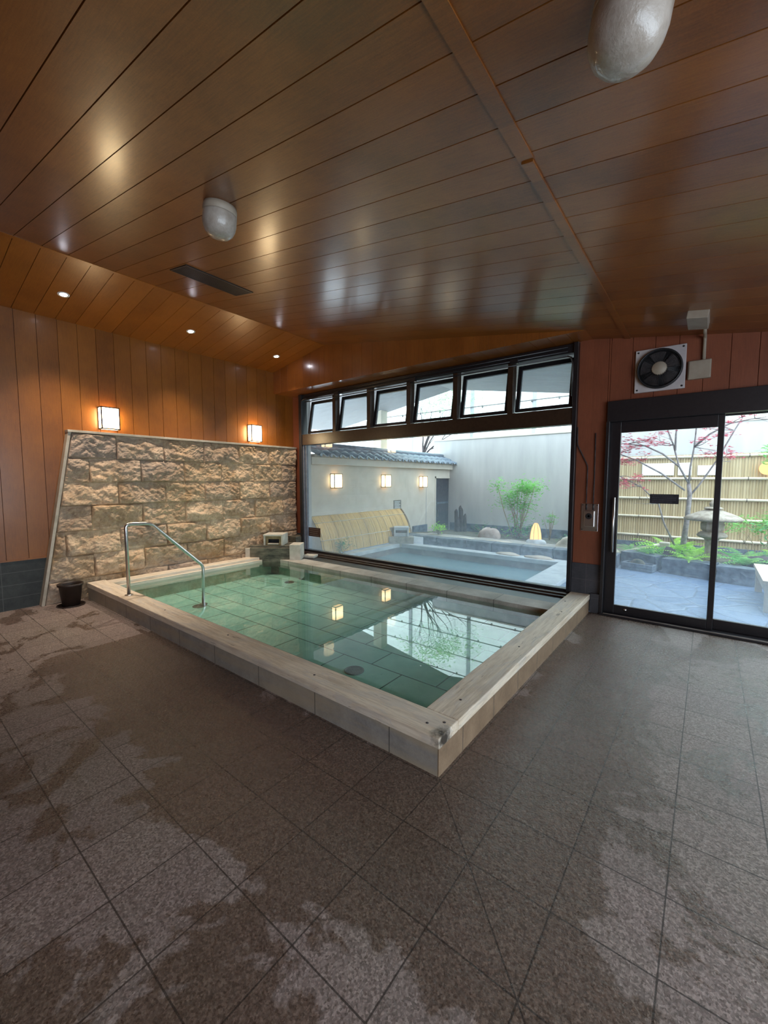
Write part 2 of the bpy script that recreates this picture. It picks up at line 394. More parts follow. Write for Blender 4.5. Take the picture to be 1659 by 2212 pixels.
M['pool_stone_out'] = simple('pale_pool_coping', (.44, .48, .51), (.60, .63, .65), 6, .6, .1)
M['pool_inner_out'] = simple('brown_grey_pool_side', (.12, .11, .11), (.24, .22, .21), 5, .5, .2)
def milky():
    t = NT('cloudy_bath_water'); o = t.tc.outputs['Object']
    nr = t.bump(t.noise(t.mapv((1, 1, 1)), 4, 2), .012, .01)
    return t.done(t.bsdf((.16, .30, .34), .03, 0, nr, .7))
M['water_out'] = milky()
def paving():
    t = NT('crazy_paving_blue_stone'); o = t.tc.outputs['Object']
    d = t.vor(t.mapv((1, 1, 1)), 2.6, 'DISTANCE_TO_EDGE'); col = t.vor(o, 2.6, out='Color')
    sc = t.new('SeparateColor'); t.l.new(col, sc.inputs[0])
    c = t.ramp(sc.outputs[0], [(0.0, (.09, .15, .26)), (.5, (.14, .21, .33)), (1.0, (.21, .28, .38))])
    c = t.mix(.5, c, t.ramp(t.noise(o, 9, 7, .7, .5), [(.3, (.05, .10, .20)), (.7, (.30, .38, .50))]))
    ln = t.ramp(d, [(.012, 1.0), (.03, 0.0)])
    c = t.mix(t.math('MULTIPLY', ln, .6), c, (.14, .16, .20))
    h = t.math('ADD', t.ramp(d, [(0.0, 0.0), (.06, 1.0)]), t.noise(o, 8, 7, .7, .6))
    return t.done(t.bsdf(c, .35, 0, t.bump(h, .6, .02), .6))
M['paving'] = paving()
M['soil'] = simple('mossy_garden_soil', (.050, .055, .035), (.17, .15, .11), 9, .95, .6, bd=.03)
M['gravel'] = simple('pale_gravel', (.20, .19, .17), (.55, .52, .47), 60, .9, .8, bd=.02)
def bamboo_mat(name, axis, pitch, base, dark, off=0.0):
    t = NT(name); s = t.sep(); q = t.math('DIVIDE', t.math('SUBTRACT', s[axis], off), pitch)
    wn = t.new('TexWhiteNoise', noise_dimensions='1D'); t.l.new(t.math('FLOOR', q), wn.inputs['W'])
    st = [30, 30, 30]; st[2] = 2
    g = t.noise(t.mapv(tuple(st)), 1, 4)
    f = t.math('ADD', t.math('MULTIPLY', wn.outputs[0], .45), t.math('MULTIPLY', g, .55))
    c = t.ramp(f, [(.2, dark), (.75, base)])
    return t.done(t.bsdf(c, .5))
M['bamboo_y'] = bamboo_mat('split_bamboo_screen', 1, .045, (.72, .46, .15), (.50, .30, .08))
M['bamboo_x'] = bamboo_mat('bamboo_fence_slats', 0, .045, (.52, .42, .25), (.36, .27, .14))
M['bamboo_pole'] = simple('pale_bamboo_pole', (.68, .62, .48), (.80, .74, .60), 14, .4)
M['leaf'] = simple('fresh_green_leaves', (.08, .24, .05), (.25, .50, .12), 5, .5)
M['leaf_dark'] = simple('deep_green_leaves', (.03, .13, .05), (.12, .30, .12), 5, .5)
M['fern'] = simple('fern_green', (.18, .42, .04), (.42, .68, .12), 6, .5)
M['fern_dark'] = simple('dark_fern_green', (.06, .22, .06), (.20, .42, .14), 6, .5)
M['maple'] = simple('red_maple_leaves', (.40, .06, .09), (.62, .16, .18), 4, .5)
M['bark'] = simple('grey_bark', (.16, .14, .14), (.32, .29, .28), 20, .85, .3)
M['bark_dark'] = simple('dark_weathered_wood', (.035, .028, .030), (.09, .075, .075), 14, .85, .4)
M['cane'] = simple('woody_cane', (.26, .19, .12), (.40, .31, .20), 14, .7)
M['lantern_stone'] = simple('mossy_granite', (.26, .22, .17), (.42, .38, .31), 14, .85, .4)
M['boulder'] = simple('pinkish_boulder', (.34, .26, .22), (.58, .48, .42), 5, .8, .4)
M['boulder_pale'] = simple('pale_boulder', (.42, .38, .30), (.66, .60, .50), 5, .8, .4)
M['flag'] = simple('tan_flagstone', (.44, .36, .28), (.62, .52, .42), 5, .7, .3)
M['bench_wood'] = simple('pale_cypress_bench', (.52, .43, .32), (.66, .57, .45), 6, .5, 0, stretch=(1, 8, 1))
M['door_dark'] = simple('dark_painted_door', (.030, .036, .050), (.060, .066, .080), 10, .45)
M['sign_brown'] = simple('brown_notice_plate', (.050, .024, .016), (.065, .032, .022), 30, .4)
M['sign_black'] = simple('black_notice_plate', (.014, .014, .020), (.022, .022, .03), 30, .4)
M['sign_ink'] = simple('pale_lettering', (.30, .26, .22), (.34, .30, .26), 30, .6)
M['sign_ink_dim'] = simple('dim_lettering', (.07, .07, .085), (.09, .09, .11), 30, .6)
M['sign_grey'] = simple('grey_notice_plate', (.14, .14, .13), (.18, .18, .17), 30, .5)
def screen_mat():
    t = NT('white_privacy_cloth'); o = t.tc.outputs['Object']
    c = t.ramp(t.noise(t.mapv((6, 1, .6)), 3, 4), [(.3, (.74, .86, .76)), (.7, (.88, .93, .89))])
    d = t.new('BsdfDiffuse'); t.l.new(c, d.inputs[0]); tr = t.new('BsdfTranslucent'); t.l.new(c, tr.inputs[0])
    mx = t.new('MixShader'); mx.inputs[0].default_value = .55; t.l.new(d.outputs[0], mx.inputs[1]); t.l.new(tr.outputs[0], mx.inputs[2])
    return t.done(mx.outputs[0])
M['screen'] = screen_mat()
M['wire'] = simple('dark_wire', (.06, .06, .05), (.1, .1, .09), 20, .6)
M['post_grey'] = simple('grey_steel_post', (.30, .32, .34), (.36, .38, .40), 10, .5)
M['paper_white'] = simple('white_board', (.78, .80, .80), (.84, .86, .86), 4, .6)
M['smoke_dome'] = None

# ------------------------------------------------------------------ room shell
RX0, RX1, RY0, RY1 = -6.27, 2.7, -4.1, 5.18
RID = (-4.951, 3.657)
def zr(x): return RID[1] - .157 * (x - RID[0])
def zl(x): return RID[1] + .174 * (x - RID[0])
bx('floor', -6.5, -6.20 + .0, -4.3, 5.4, -.12, 0, M['floor'], kind='structure')
bpy.data.objects.remove(bpy.data.objects['floor'])
# floor with the pool opening
fl = MB(); PX0, PX1, PY0, PY1 = -6.1, -1.03, 1.75, 5.1
fl.box(-6.5, 3.0, -4.4, PY0, -.12, 0); fl.box(PX1, 3.0, PY0, 5.10, -.12, 0); fl.box(-6.5, PX0, PY0, 5.10, -.12, 0)
fl.build('floor', M['floor'], kind='structure')

def boards(mb, P, U, V, N, v0, pitch, off, vmin, vmax, ulen, g=.0028, depth=.010):
    """boards running along U (length ulen), repeated along V, V-grooves between them; N points into the room"""
    P, U, V, N = Vector(P), Vector(U), Vector(V), Vector(N)
    k0 = math.floor((vmin - off) / pitch); k1 = math.ceil((vmax - off) / pitch)
    def pt(u, v, n=0): return P + U * u + V * v + N * n
    for k in range(k0, k1):
        a = max(off + k * pitch, vmin); b = min(off + (k + 1) * pitch, vmax)
        if b - a < .002: continue
        a2, b2 = a + g, b - g
        mb.quad(pt(0, a2), pt(ulen, a2), pt(ulen, b2), pt(0, b2))
        mb.quad(pt(0, a, -depth), pt(ulen, a, -depth), pt(ulen, a2), pt(0, a2))
        mb.quad(pt(0, b2), pt(ulen, b2), pt(ulen, b, -depth), pt(0, b, -depth))
    return mb
def raw(mb, name, mat, parent=None, kind=None):
    me = bpy.data.meshes.new(name); me.from_pydata(mb.v, [], mb.f); me.update(); me.materials.append(mat)
    o = link(bpy.data.objects.new(name, me)); o.parent = parent
    if kind: o['kind'] = kind
    return o
# ceiling: ridge parallel to y
ceiling = MB()
Ur = Vector((1, 0, -.157)); Lr = (RX1 + .1 - RID[0])
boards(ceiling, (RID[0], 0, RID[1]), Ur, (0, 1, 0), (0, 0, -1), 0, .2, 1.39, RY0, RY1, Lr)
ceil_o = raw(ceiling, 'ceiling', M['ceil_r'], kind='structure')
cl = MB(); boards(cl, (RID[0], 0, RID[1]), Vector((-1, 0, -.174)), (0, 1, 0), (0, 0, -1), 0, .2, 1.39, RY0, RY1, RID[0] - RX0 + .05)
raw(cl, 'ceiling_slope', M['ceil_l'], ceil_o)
cs = MB(); cs.add([(RX0 - .3, y, zl(RX0 - .3) + dz) for y in (RY0 - .2, RY1 + .1) for dz in (.02, .15)] + [(RID[0], y, RID[1] + dz) for y in (RY0 - .2, RY1 + .1) for dz in (.02, .15)] + [(3.0, y, zr(3.0) + dz) for y in (RY0 - .2, RY1 + .1) for dz in (.02, .15)],
    [(0, 2, 6, 4), (1, 5, 7, 3), (4, 6, 10, 8), (5, 9, 11, 7), (0, 1, 3, 2), (8, 10, 11, 9), (0, 4, 5, 1), (4, 8, 9, 5), (2, 3, 7, 6), (6, 7, 11, 10)])
cs.build('roof_deck', M['black'], ceil_o)
# ridge cover strip and the long batten
def slope_batten(name, xc, w, d, y0, y1, mat, parent, zf):
    b = MB(); b.add([(x, y, zf(x) - dd) for x in (xc - w / 2, xc + w / 2) for y in (y0, y1) for dd in (-.004, d)], [(0, 1, 3, 2), (4, 6, 7, 5), (0, 4, 5, 1), (2, 3, 7, 6), (0, 2, 6, 4), (1, 5, 7, 3)])
    return b.build(name, mat, parent)
t1 = slope_batten('trim_1', -.745, .07, .006, RY0, 2.02, M['ceil_r'], None, zr); tag(t1, kind='structure')
t2 = slope_batten('trim_2', -.745, .055, .010, 2.04, RY1 - .02, M['ceil_r'], None, zr); tag(t2, kind='structure')
t3 = slope_batten('trim_3', RID[0] - .02, .035, .004, RY0, 4.755, M['ceil_l'], None, lambda x: RID[1] - abs(x - RID[0]) * .16); tag(t3, kind='structure')

# left wall (boards above a slate base)
wl = empty('wall_left', kind='structure')
wb = MB(); boards(wb, (RX0, 0, .58), (0, 0, 1), (0, 1, 0), (1, 0, 0), 0, .2, 1.205, RY0, RY1 + .05, 3.1)
raw(wb, 'wall_boards', M['wall_y'], wl)
bx('wall_core', RX0 - .25, RX0 - .008, RY0 - .2, RY1 + .2, -.1, 3.7, M['black'], wl)
bx('slate_base', RX0 - .006, RX0 + .006, RY0, RY1, 0, .565, M['base_tile_y'], wl)
bx('base_rail', RX0 - .005, RX0 + .014, RY0, RY1, .565, .583, M['wall_y'], wl)

# window wall: window opening x -5.95..-1.22, z .16..3.03 ; door opening x -.90..2.3, z 0..2.34
wf = empty('wall_back', kind='structure')
raw(boards(MB(), (0, 5.12, .545), (0, 0, 1), (1, 0, 0), (0, -1, 0), 0, .3, -1.215, -1.215, -.895, 2.6), 'pier_boards', M['wall_x'], wf)
raw(boards(MB(), (0, 5.12, 2.34), (0, 0, 1), (1, 0, 0), (0, -1, 0), 0, .2, -.895, -.895, RX1, .9), 'over_door_boards', M['wall_x'], wf)
raw(boards(MB(), (0, 5.19, .49), (0, 0, 1), (1, 0, 0), (0, -1, 0), 0, .3, -6.27, -6.27, -5.955, 2.6), 'corner_boards', M['wall_x'], wf)
co = MB(); co.box(-1.222, -.90, 5.13, 5.30, 0, 3.25); co.box(-.90, 3.0, 5.13, 5.30, 2.34, 3.25); co.box(2.3, 3.0, 5.13, 5.30, 0, 2.34)
co.box(-6.5, -5.957, 5.20, 5.35, 0, 3.5); co.box(-6.5, -1.2, 5.20, 5.35, 3.03, 3.75); co.box(-6.5, -1.2, 5.12, 5.35, -.6, .15)
co.build('wall_core', M['plaster'], wf)
bx('slate_base', -1.235, -.895, 5.105, 5.121, 0, .545, M['base_tile_x'], wf)
bx('slate_corner', -6.27, -5.96, 5.17, 5.195, 0, .49, M['base_tile_x'], wf)
bx('corner_plinth', -1.0, -.905, 5.06, 5.12, 0, .22, M['base_tile_x'], wf, .004)
# concrete shelf in the corner beyond the spout
bx('corner_ledge', -6.17, -5.93, 4.93, 5.17, .15, .46, M['dark_stone'], wf, .006)

# header box in front of the window
hb = empty('trim_4', kind='structure')
hz = 3.05; hy = 4.755
hf = MB(); xr = RID[0] + (RID[1] - hz) / .157
# front face boards clipped under the ceiling
k = 0; x = RX0
while x < xr - .01:
    x2 = min(x + .2, xr)
    if x < RID[0] < x2: x2 = RID[0]
    zt = lambda q: (zl(q) if q < RID[0] else zr(q))
    hf.quad((x + .003, hy, hz), (x2 - .003, hy, hz), (x2 - .003, hy, zt(x2) + .01), (x + .003, hy, zt(x) + .01))
    hf.quad((x - .003, hy + .006, hz), (x + .003, hy, hz), (x + .003, hy, zt(x)), (x - .003, hy + .006, zt(x)))
    hf.quad((x2 - .003, hy, hz), (x2, hy + .006, hz), (x2, hy + .006, zt(x2)), (x2 - .003, hy, zt(x2)))
    x = x2
raw(hf, 'header_face', M['beam'], hb)
raw(boards(MB(), (0, hy, hz), (0, 1, 0), (1, 0, 0), (0, 0, -1), 0, .2, -6.27, -6.27, xr + .15, .47), 'header_underside', M['beam'], hb)

# walls behind and beside the camera; opening added at right to light the foreground
def wall_with_opening(name, axis, c, lo, hi, o0, o1, z0, z1, top, mat):
    p = empty(name, kind='structure'); mb = MB()
    th = (c, c + .2) if c > 0 else (c - .2, c)
    def b(a0, a1, zz0, zz1):
        if axis == 'x': mb.box(th[0], th[1], a0, a1, zz0, zz1)
        else: mb.box(a0, a1, th[0], th[1], zz0, zz1)
    b(lo, o0, 0, top); b(o1, hi, 0, top); b(o0, o1, 0, z0); b(o0, o1, z1, top)
    mb.build('wall_panel', mat, p); return p
wall_with_opening('wall_right', 'x', RX1, RY0 - .2, 5.3, -3.6, 2.8, .35, 2.37, 2.7, M['wall_y'])
wfr = empty('wall_front', kind='structure'); bx('wall_panel', -6.5, 2.9, RY0 - .2, RY0, 0, 3.8, M['wall_x'], wfr)

# ------------------------------------------------------------------ main window
win = empty('window_1', kind='structure')
WX = [-5.85 + .77 * k for k in range(7)]
Y0, Y1 = 5.10, 5.19
fr = MB()
fr.box(-5.955, -5.885, 5.06, 5.20, .15, 3.04); fr.box(-1.262, -1.215, 5.06, 5.20, .15, 3.04)
fr.box(-5.885, -1.262, Y0, 5.20, 2.94, 3.04); fr.box(-5.885, -1.262, Y0, 5.20, .15, .215)
fr.build('window_frame', M['black_alu'], win, .003)
bx('transom_bar', -5.885, -1.262, 5.075, 5.20, 2.135, 2.325, M['brown_alu'], win, .004)
for k in range(1, 6): bx('mullion', WX[k] - .035, WX[k] + .035, 5.09, 5.20, 2.325, 2.94, M['brown_alu'], win, .003)
ch = MB()
for zz in (2.90, 2.955, 3.0): ch.tube([(-5.80, 5.075, zz), (-1.33, 5.075, zz)], .008, 8)
ch.tube([(-5.90, 5.07, 2.35), (-5.90, 5.07, 2.86), (-5.885, 5.07, 2.92), (-5.84, 5.075, 2.955), (-5.75, 5.075, 2.955)], .010, 8)
ch.tube([(-1.27, 5.07, 2.45), (-1.27, 5.07, 2.82), (-1.29, 5.07, 2.88), (-1.33, 5.07, 2.90)], .009, 8)
ch.build('opening_gear', M['black_alu'], win)
for xg in (-5.0, -3.45, -1.95): bx('gear_bracket', xg - .05, xg + .05, 5.06, 5.10, 2.92, 2.98, M['black_alu'], win, .003)
bx('glass_pane', -5.83, -1.262, 5.15, 5.158, .215, 2.135, M['glass_low'], win)
gs = MB(); gs.box(-5.885, -5.862, 5.09, 5.17, .215, 2.135); gs.box(-5.85, -5.83, 5.12, 5.17, .215, 2.135)
gs.box(-1.275, -1.262, 5.13, 5.17, .215, 2.135)
gs.build('gasket_strip', M['grey_strip'], win)
tilt = R(10)
for k in range(6):
    s = empty('vent_sash'); s.parent = win
    a, b = WX[k] + .045, WX[k + 1] - .045
    s.location = ((a + b) / 2, 5.16, 2.345); s.rotation_euler = (-tilt, 0, 0)
    w = (b - a) / 2; H = .585
    f = MB(); f.box(-w, -w + .05, -.02, .02, 0, H); f.box(w - .05, w, -.02, .02, 0, H); f.box(-w + .05, w - .05, -.02, .02, 0, .035); f.box(-w + .05, w - .05, -.02, .02, H - .055, H)
    f.build('sash_frame', M['black_alu'], s, .003)
    bx('sash_glass', -w + .05, w - .05, -.004, .004, .035, H - .055, M['frost'], s)
# bronze sill and ledge below the glass
sl = MB(); sl.box(-5.955, -1.215, 4.99, 5.10, .10, .185); sl.box(-5.955, -1.22, 4.93, 4.99, .10, .168)
sl.build('window_sill', M['brown_alu'], win, .006)
bx('sill_ledge', -5.93, -1.21, 4.66, 4.93, .05, .150, M['black_alu'], win, .004)

# ------------------------------------------------------------------ sliding doors
tr_ = empty('trim_5', kind='structure')
bx('door_head', -.90, 2.3, 5.06, 5.25, 2.125, 2.345, M['black_alu'], tr_, .004)
bx('door_jamb', -.905, -.872, 5.05, 5.25, 0, 2.13, M['black_alu'], tr_, .003)
bx('threshold', -.90, 2.3, 5.03, 5.26, 0, .022, M['black_alu'], tr_, .002)
bx('steel_track', -.86, 2.3, 5.036, 5.046, .020, .030, M['steel'], tr_)
def door(name, x0, x1, y, z1t, stl, str_, top, bot, glass):
    d = empty(name, kind='structure')
    f = MB(); f.box(x0, x0 + stl, y, y + .04, .022, z1t); f.box(x1 - str_, x1, y, y + .04, .022, z1t)
    f.box(x0 + stl, x1 - str_, y, y + .04, z1t - top, z1t); f.box(x0 + stl, x1 - str_, y, y + .04, .022, bot)
    f.build('door_frame', M['black_alu'], d, .003)
    bx('door_glass', x0 + stl, x1 - str_, y + .016, y + .024, bot, z1t - top, glass, d)
    return d
d1 = door('door_1', -.872, .092, 5.13, 2.125, .10, .048, .115, .115, M['glass_door'])
h = MB(); h.tube([(-.805, 5.085, .71), (-.805, 5.085, 1.31)], .013, 12); h.box(-.812, -.798, 5.085, 5.131, .74, .76); h.box(-.812, -.798, 5.085, 5.131, 1.26, 1.28)
h.build('pull_handle', M['steel'], d1)
MB().lathe([(0, 0), (.018, 0), (.018, .006), (0, .008)], 20, Matrix.Translation((-.66, 5.129, .075)) @ Matrix.Rotation(R(90), 4, 'X')).build('floor_lock', M['steel'], d1)
d2 = door('door_2', .045, 1.15, 5.18, 2.125, .05, .05, .012, .12, M['glass_door'])
d3 = door('door_3', 1.10, 2.3, 5.13, 2.125, .05, .08, .1, .12, M['glass_door'])

# ------------------------------------------------------------------ indoor pool
pool = empty('indoor_bath', (-3.55, 3.3, 0), 0, 'large rectangular indoor bath with timber rim and green stone tiles below the picture window', 'bath')
o3 = Vector((3.55, -3.3, 0))
def pbx(name, x0, x1, y0, y1, z0, z1, mat, bevel=.004, label=None):
    o = bx(name, x0, x1, y0, y1, z0, z1, mat, None, bevel); o.parent = pool; o.location = o3
    if label: o['label'] = label
    return o
ZT = .21
pbx('timber_rim', -6.12, -1.0, 1.72, 1.925, .150, ZT, M['wood_x'], .006, 'long weathered timber board on the room side')
pbx('timber_rim', -1.205, -1.0, 1.927, 5.05, .150, ZT, M['wood_y'], .006, 'peeling timber board on the door side')
pbx('timber_rim', -6.15, -5.95, 1.925, 4.35, .125, .19, M['wood_y'], .006, 'narrow timber board below the stone wall')
pbx('timber_step', -5.95, -5.91, 1.925, 4.30, -.02, .15, M['wood_y'], .004)
pbx('stone_rim', -5.75, -1.205, 4.36, 4.66, .02, .155, M['coping_stone'], .004, 'pale stone slabs below the window')
pbx('curb_wall', -6.12, -1.0115, 1.728, 1.91, -.1, .150, M['curb_front'], .002, 'blue grey stone curb')
pbx('curb_wall', -1.0115, -1.0055, 1.7275, 1.92, -.1, .150, M['curb_side'], 0, 'tan stone curb')
pbx('curb_wall', -1.195, -1.006, 1.91, 5.04, -.1, .150, M['curb_side'], .002, 'tan stone curb')
ZF = -.11
pf = pbx('basin_floor', -6.4, -1.2, 1.80, 5.0, ZF - .05, ZF, M['pool_floor'], 0)
pbx('basin_wall', -6.2, -5.90, 1.9, 4.9, ZF, .06, M['pool_wall'], 0)
pbx('basin_wall', -6.1, -1.2, 4.40, 4.64, ZF, .02, M['pool_wall'], 0)
pbx('basin_wall', -1.40, -1.19, 1.9, 4.5, ZF, .0, M['pool_wall'], 0)
pbx('basin_wall', -6.1, -1.2, 1.87, 1.92, ZF, .12, M['pool_wall'], 0)
nk_list = []
for (xx, yy) in ((-1.12, 1.80), (-1.05, 1.86), (-1.09, 2.12), (-1.10, 3.1), (-1.08, 4.2), (-2.0, 1.80), (-3.1, 1.84), (-4.2, 1.82), (-1.15, 4.6)):
    nk = MB().lathe([(0, 0), (.008, 0), (.008, .0015), (0, .0018)], 10, Matrix.Translation((xx, yy, ZT))); o = nk.build('wood_plug', M['bark_dark'], pool); o.location = o3
wt = MB(); wt.box(-5.92, -1.2, 1.925, 4.41, .108, .110)
wtr = raw(MB().quad((-5.93, 1.92, .11), (-1.2, 1.92, .11), (-1.2, 4.5, .11), (-5.93, 4.5, .11)), 'bath_water', M['water'])
tag(wtr, 'clear still green water filling the indoor bath', 'water', kind='stuff')

def drain(x, y, r, label):
    d = empty('bath_drain', (x, y, ZF), random.random(), label, 'drain', 'round drains in the indoor bath floor')
    MB().lathe([(r, 0), (r, .006), (r * .86, .008), (r * .84, .004), (0, .004)], 32).build('drain_ring', M['steel_dk'], d)
    g = MB()
    for i in range(-5, 6):
        w = math.sqrt(max(0, (r * .85) ** 2 - (i * r * .15) ** 2))
        if w > .01:
            g.box(-w, w, i * r * .15 - .002, i * r * .15 + .002, .003, .0075); g.box(i * r * .15 - .002, i * r * .15 + .002, -w, w, .003, .0075)
    g.build('drain_grille', M['steel_dk'], d)
M['steel_dk'] = simple('dull_dark_steel', (.10, .11, .10), (.17, .18, .16), 30, .5, metal=.3)
drain(-2.288, 2.506, .085, 'round drain in the bath floor by the near timber rim')
drain(-5.06, 2.62, .085, 'round drain in the bath floor at the foot of the handrail')
drain(-5.137, 4.125, .075, 'round drain in the far bath floor, nearer the camera of the pair')
drain(-5.153, 4.424, .075, 'round drain in the far bath floor, nearest the water spout')

# handrail
hr = empty('handrail', (-5.08, 1.82, ZT), 0, 'bent stainless steel handrail standing on the timber rim and leading into the bath', 'handrail')
def bend(pts, r=.05, n=5):
    out = [Vector(pts[0])]
    for i in range(1, len(pts) - 1):
        p = Vector(pts[i]); a = (Vector(pts[i - 1]) - p).normalized() * r; b = (Vector(pts[i + 1]) - p).normalized() * r
        for k in range(n + 1):
            t = k / n; out.append((p + a) * (1 - t) ** 2 + p * 2 * t * (1 - t) + (p + b) * t ** 2)
    out.append(Vector(pts[-1])); return out
rp = bend([(0, 0, 0), (0, 0, .800), (0, .26, .790), (0, .875, .190), (0, .86, ZF - ZT)], .05)
MB().tube(rp, .0185, 16).build('rail_tube', M['steel'], hr)
MB().lathe([(.042, 0), (.042, .004), (.022, .008), (0, .008)], 24).build('floor_flange', M['steel'], hr)
MB().lathe([(.05, 0), (.05, .006), (.02, .01), (0, .01)], 24, Matrix.Translation((0, .86, ZF - ZT + .008))).build('floor_flange', M['steel_dk'], hr)

# spout in the corner
sp = empty('water_spout', (-5.83, 4.36, .13), R(36), 'stacked stone water spout with dark slot in the far corner of the indoor bath', 'water spout')
s = bx('front_block', -.38, .30, -.10, .30, -.10, .225, M['dark_stone'], sp, .008); s['label'] = 'dark algae stained stone block'
bx('top_slab', -.40, .32, -.06, .36, .225, .255, M['dark_stone'], sp, .006)
s = bx('side_block', .305, .49, -.13, .16, .02, .285, M['white_stone'], sp, .006); s['label'] = 'pale cut stone block'
s = bx('side_block', -.47, -.385, -.08, .12, .02, .21, M['white_stone'], sp, .006)
bxm = MB(); bxm.box(-.17, .17, -.04, .28, .415, .445); bxm.box(.14, .17, -.04, .28, .255, .415); bxm.box(-.17, -.14, -.02, .28, .255, .415)
bxm.build('spout_hood', M['white_stone'], sp, .004)
fm = MB(); fm.box(-.14, .14, 0, .03, .255, .285); fm.box(-.14, .14, 0, .03, .36, .415); fm.box(-.14, -.095, 0, .03, .285, .36); fm.box(.095, .14, 0, .03, .285, .36)
fm.build('spout_face', M['ochre_stone'], sp, .003)
bx('spout_slot', -.14, .14, .10, .12, .255, .415, M['black'], sp)
bx('spout_lip', -.09, .09, -.05, .03, .275, .292, M['white_stone'], sp, .003)
# flat stone beside the spout
stn = MB().box(-.11, .11, -.06, .10, 0, .05).build('flat_stone', M['white_stone'], None, .012)
stn.location = (-5.43, 4.82, .150); stn.rotation_euler = (0, 0, R(20)); tag(stn, 'small pale flat stone on the sill ledge beside the water spout', 'stone')
lg = bx('corner_filler', -6.15, -5.75, 4.35, 4.93, -.1, .15, M['dark_stone'], pool, .004); lg.location = o3

# ------------------------------------------------------------------ split-face stone panel
pan = empty('stone_wall_panel', (-6.26, 3.3, 0), 0, 'battered panel of rough split-face stone blocks with cream edging behind the bath', 'stone panel')
PO = Vector((6.26, -3.3, 0))
def left_edge(z): return 1.284 + (1.638 - 1.284) * z / 2.109
zs = [0, .256, .552, .860, 1.175, 1.471, 1.771, 2.083]
st = MB(); rng = random.Random(3)
for r_ in range(7):
    z0, z1 = zs[r_], zs[r_ + 1]
    off = 2.149 if r_ % 2 == 0 else 1.835
    edges = [off + .602 * k for k in range(-3, 8)]
    cells = []
    for a, b in zip(edges[:-1], edges[1:]):
        a2 = max(a, left_edge((z0 + z1) / 2) + .03); b2 = min(b, 5.165)
        if b2 - a2 > .04: cells.append((a2, b2))
    for (a, b) in cells:
        ny, nz = max(4, int((b - a) / .011)), 27; sd = rng.random() * 90
        first = a == cells[0][0]; tiltn = rng.uniform(-.02, .02); bulge = rng.uniform(.2, 1.3)
        vs = []; fs = []
        for j in range(nz + 1):
            for i in range(ny + 1):
                v = j / nz; u = i / ny; z = z0 + .001 + (z1 - z0 - .002) * v
                aa = left_edge(z) + .03 if first else a
                y = aa + .001 + (b - aa - .002) * u
                e = min(u * (b - a), (1 - u) * (b - a), v * (z1 - z0), (1 - v) * (z1 - z0))
                dome = min(1, e / .016) ** .6
                p = Vector((y * 4 + sd, z * 5, sd * .3))
                n = noise.noise(p) * .45 + noise.noise(p * 2.3) * .30 + noise.noise(p * 5.5) * .22 + noise.noise(p * 12) * .16
                # chipped planes like split rock
                q = Vector((y * 9 + sd, z * 11 + y * 3, 0)); n += (abs(noise.noise(q)) - .2) * .6
                big = noise.noise(Vector((y * 2.6 + sd, z * 3.1 + sd, 4)))
                x = .066 + dome * (.014 + .048 * n + .034 * big + tiltn * (v - .5) * 2 + bulge * (1 - (2 * v - .9) ** 2) * .02)
                x = min(max(x, .056), .135)
                vs.append((x - 6.26, y, z))
        for j in range(nz):
            for i in range(ny): a0 = j * (ny + 1) + i; fs.append((a0, a0 + 1, a0 + ny + 2, a0 + ny + 1))
        st.add(vs, fs, False)
so = raw(st, 'split_stone_facing', M['split'], pan); so.location = PO
bk = MB(); bk.add([(x, y, z) for x in (-6.265, -6.213) for (y, z) in ((1.30, 0), (5.165, 0), (5.165, 2.083), (1.66, 2.083))], [(0, 1, 2, 3), (4, 5, 6, 7), (0, 1, 5, 4), (1, 2, 6, 5), (2, 3, 7, 6), (3, 0, 4, 7)])
o = bk.build('mortar_bed', M['split'], pan); o.location = PO
ed = MB()
def bar(mb, a, b, w, x0, x1):
    a = Vector(a); b = Vector(b); d = (b - a).normalized(); n = Vector((-d.y, d.x)) * w / 2
    p = [a + n, b + n, b - n, a - n]
    mb.add([(x0, q.x, q.y) for q in p] + [(x1, q.x, q.y) for q in p], [(0, 1, 2, 3), (4, 5, 6, 7), (0, 1, 5, 4), (1, 2, 6, 5), (2, 3, 7, 6), (3, 0, 4, 7)])
bar(ed, (1.284, 0), (1.646, 2.11), .032, -6.265, -6.16); bar(ed, (1.62, 2.098), (5.165, 2.098), .030, -6.265, -6.145)
o = ed.build('edge_trim', M['cream_trim'], pan, .003); o.location = PO

# ------------------------------------------------------------------ lamps
def sconce(loc, w, h, d, shade, label, group, pyr=True):
    """box lantern on a wall whose normal is +x"""
    L = empty('wall_lantern', loc, 0, label, 'wall lamp', group)
    a = w / 2; hh = h / 2
    sh = MB(); sh.box(.008, d - .003, -a + .003, a - .003, -hh + .003, hh - .003)
    o = sh.build('lamp_shade', shade, L)
    f = MB(); t = .0065
    for yy in (-a, a - 2 * t):
        f.box(d - 2 * t, d, yy, yy + 2 * t, -hh, hh); f.box(0, 2 * t, yy, yy + 2 * t, -hh, hh)
        for zz in (-hh, hh - 2 * t): f.box(0, d, yy, yy + 2 * t, zz, zz + 2 * t)
    for zz in (-hh, hh - 2 * t): f.box(d - 2 * t, d, -a, a, zz, zz + 2 * t)
    f.build('lamp_frame', M['bark_dark'], L)
    bx('back_plate', 0, .008, -a, a, -hh, hh, M['black'], L)
    return L
sconce((-6.262, 2.09, 2.30), .215, .285, .115, M['lamp_in'], 'glowing box wall lamp above the stone panel, left of the two indoors', 'box lamps on the indoor wall')
sconce((-6.262, 4.30, 2.30), .215, .285, .115, M['lamp_in'], 'glowing box wall lamp on the boards nearest the window corner', 'box lamps on the indoor wall')

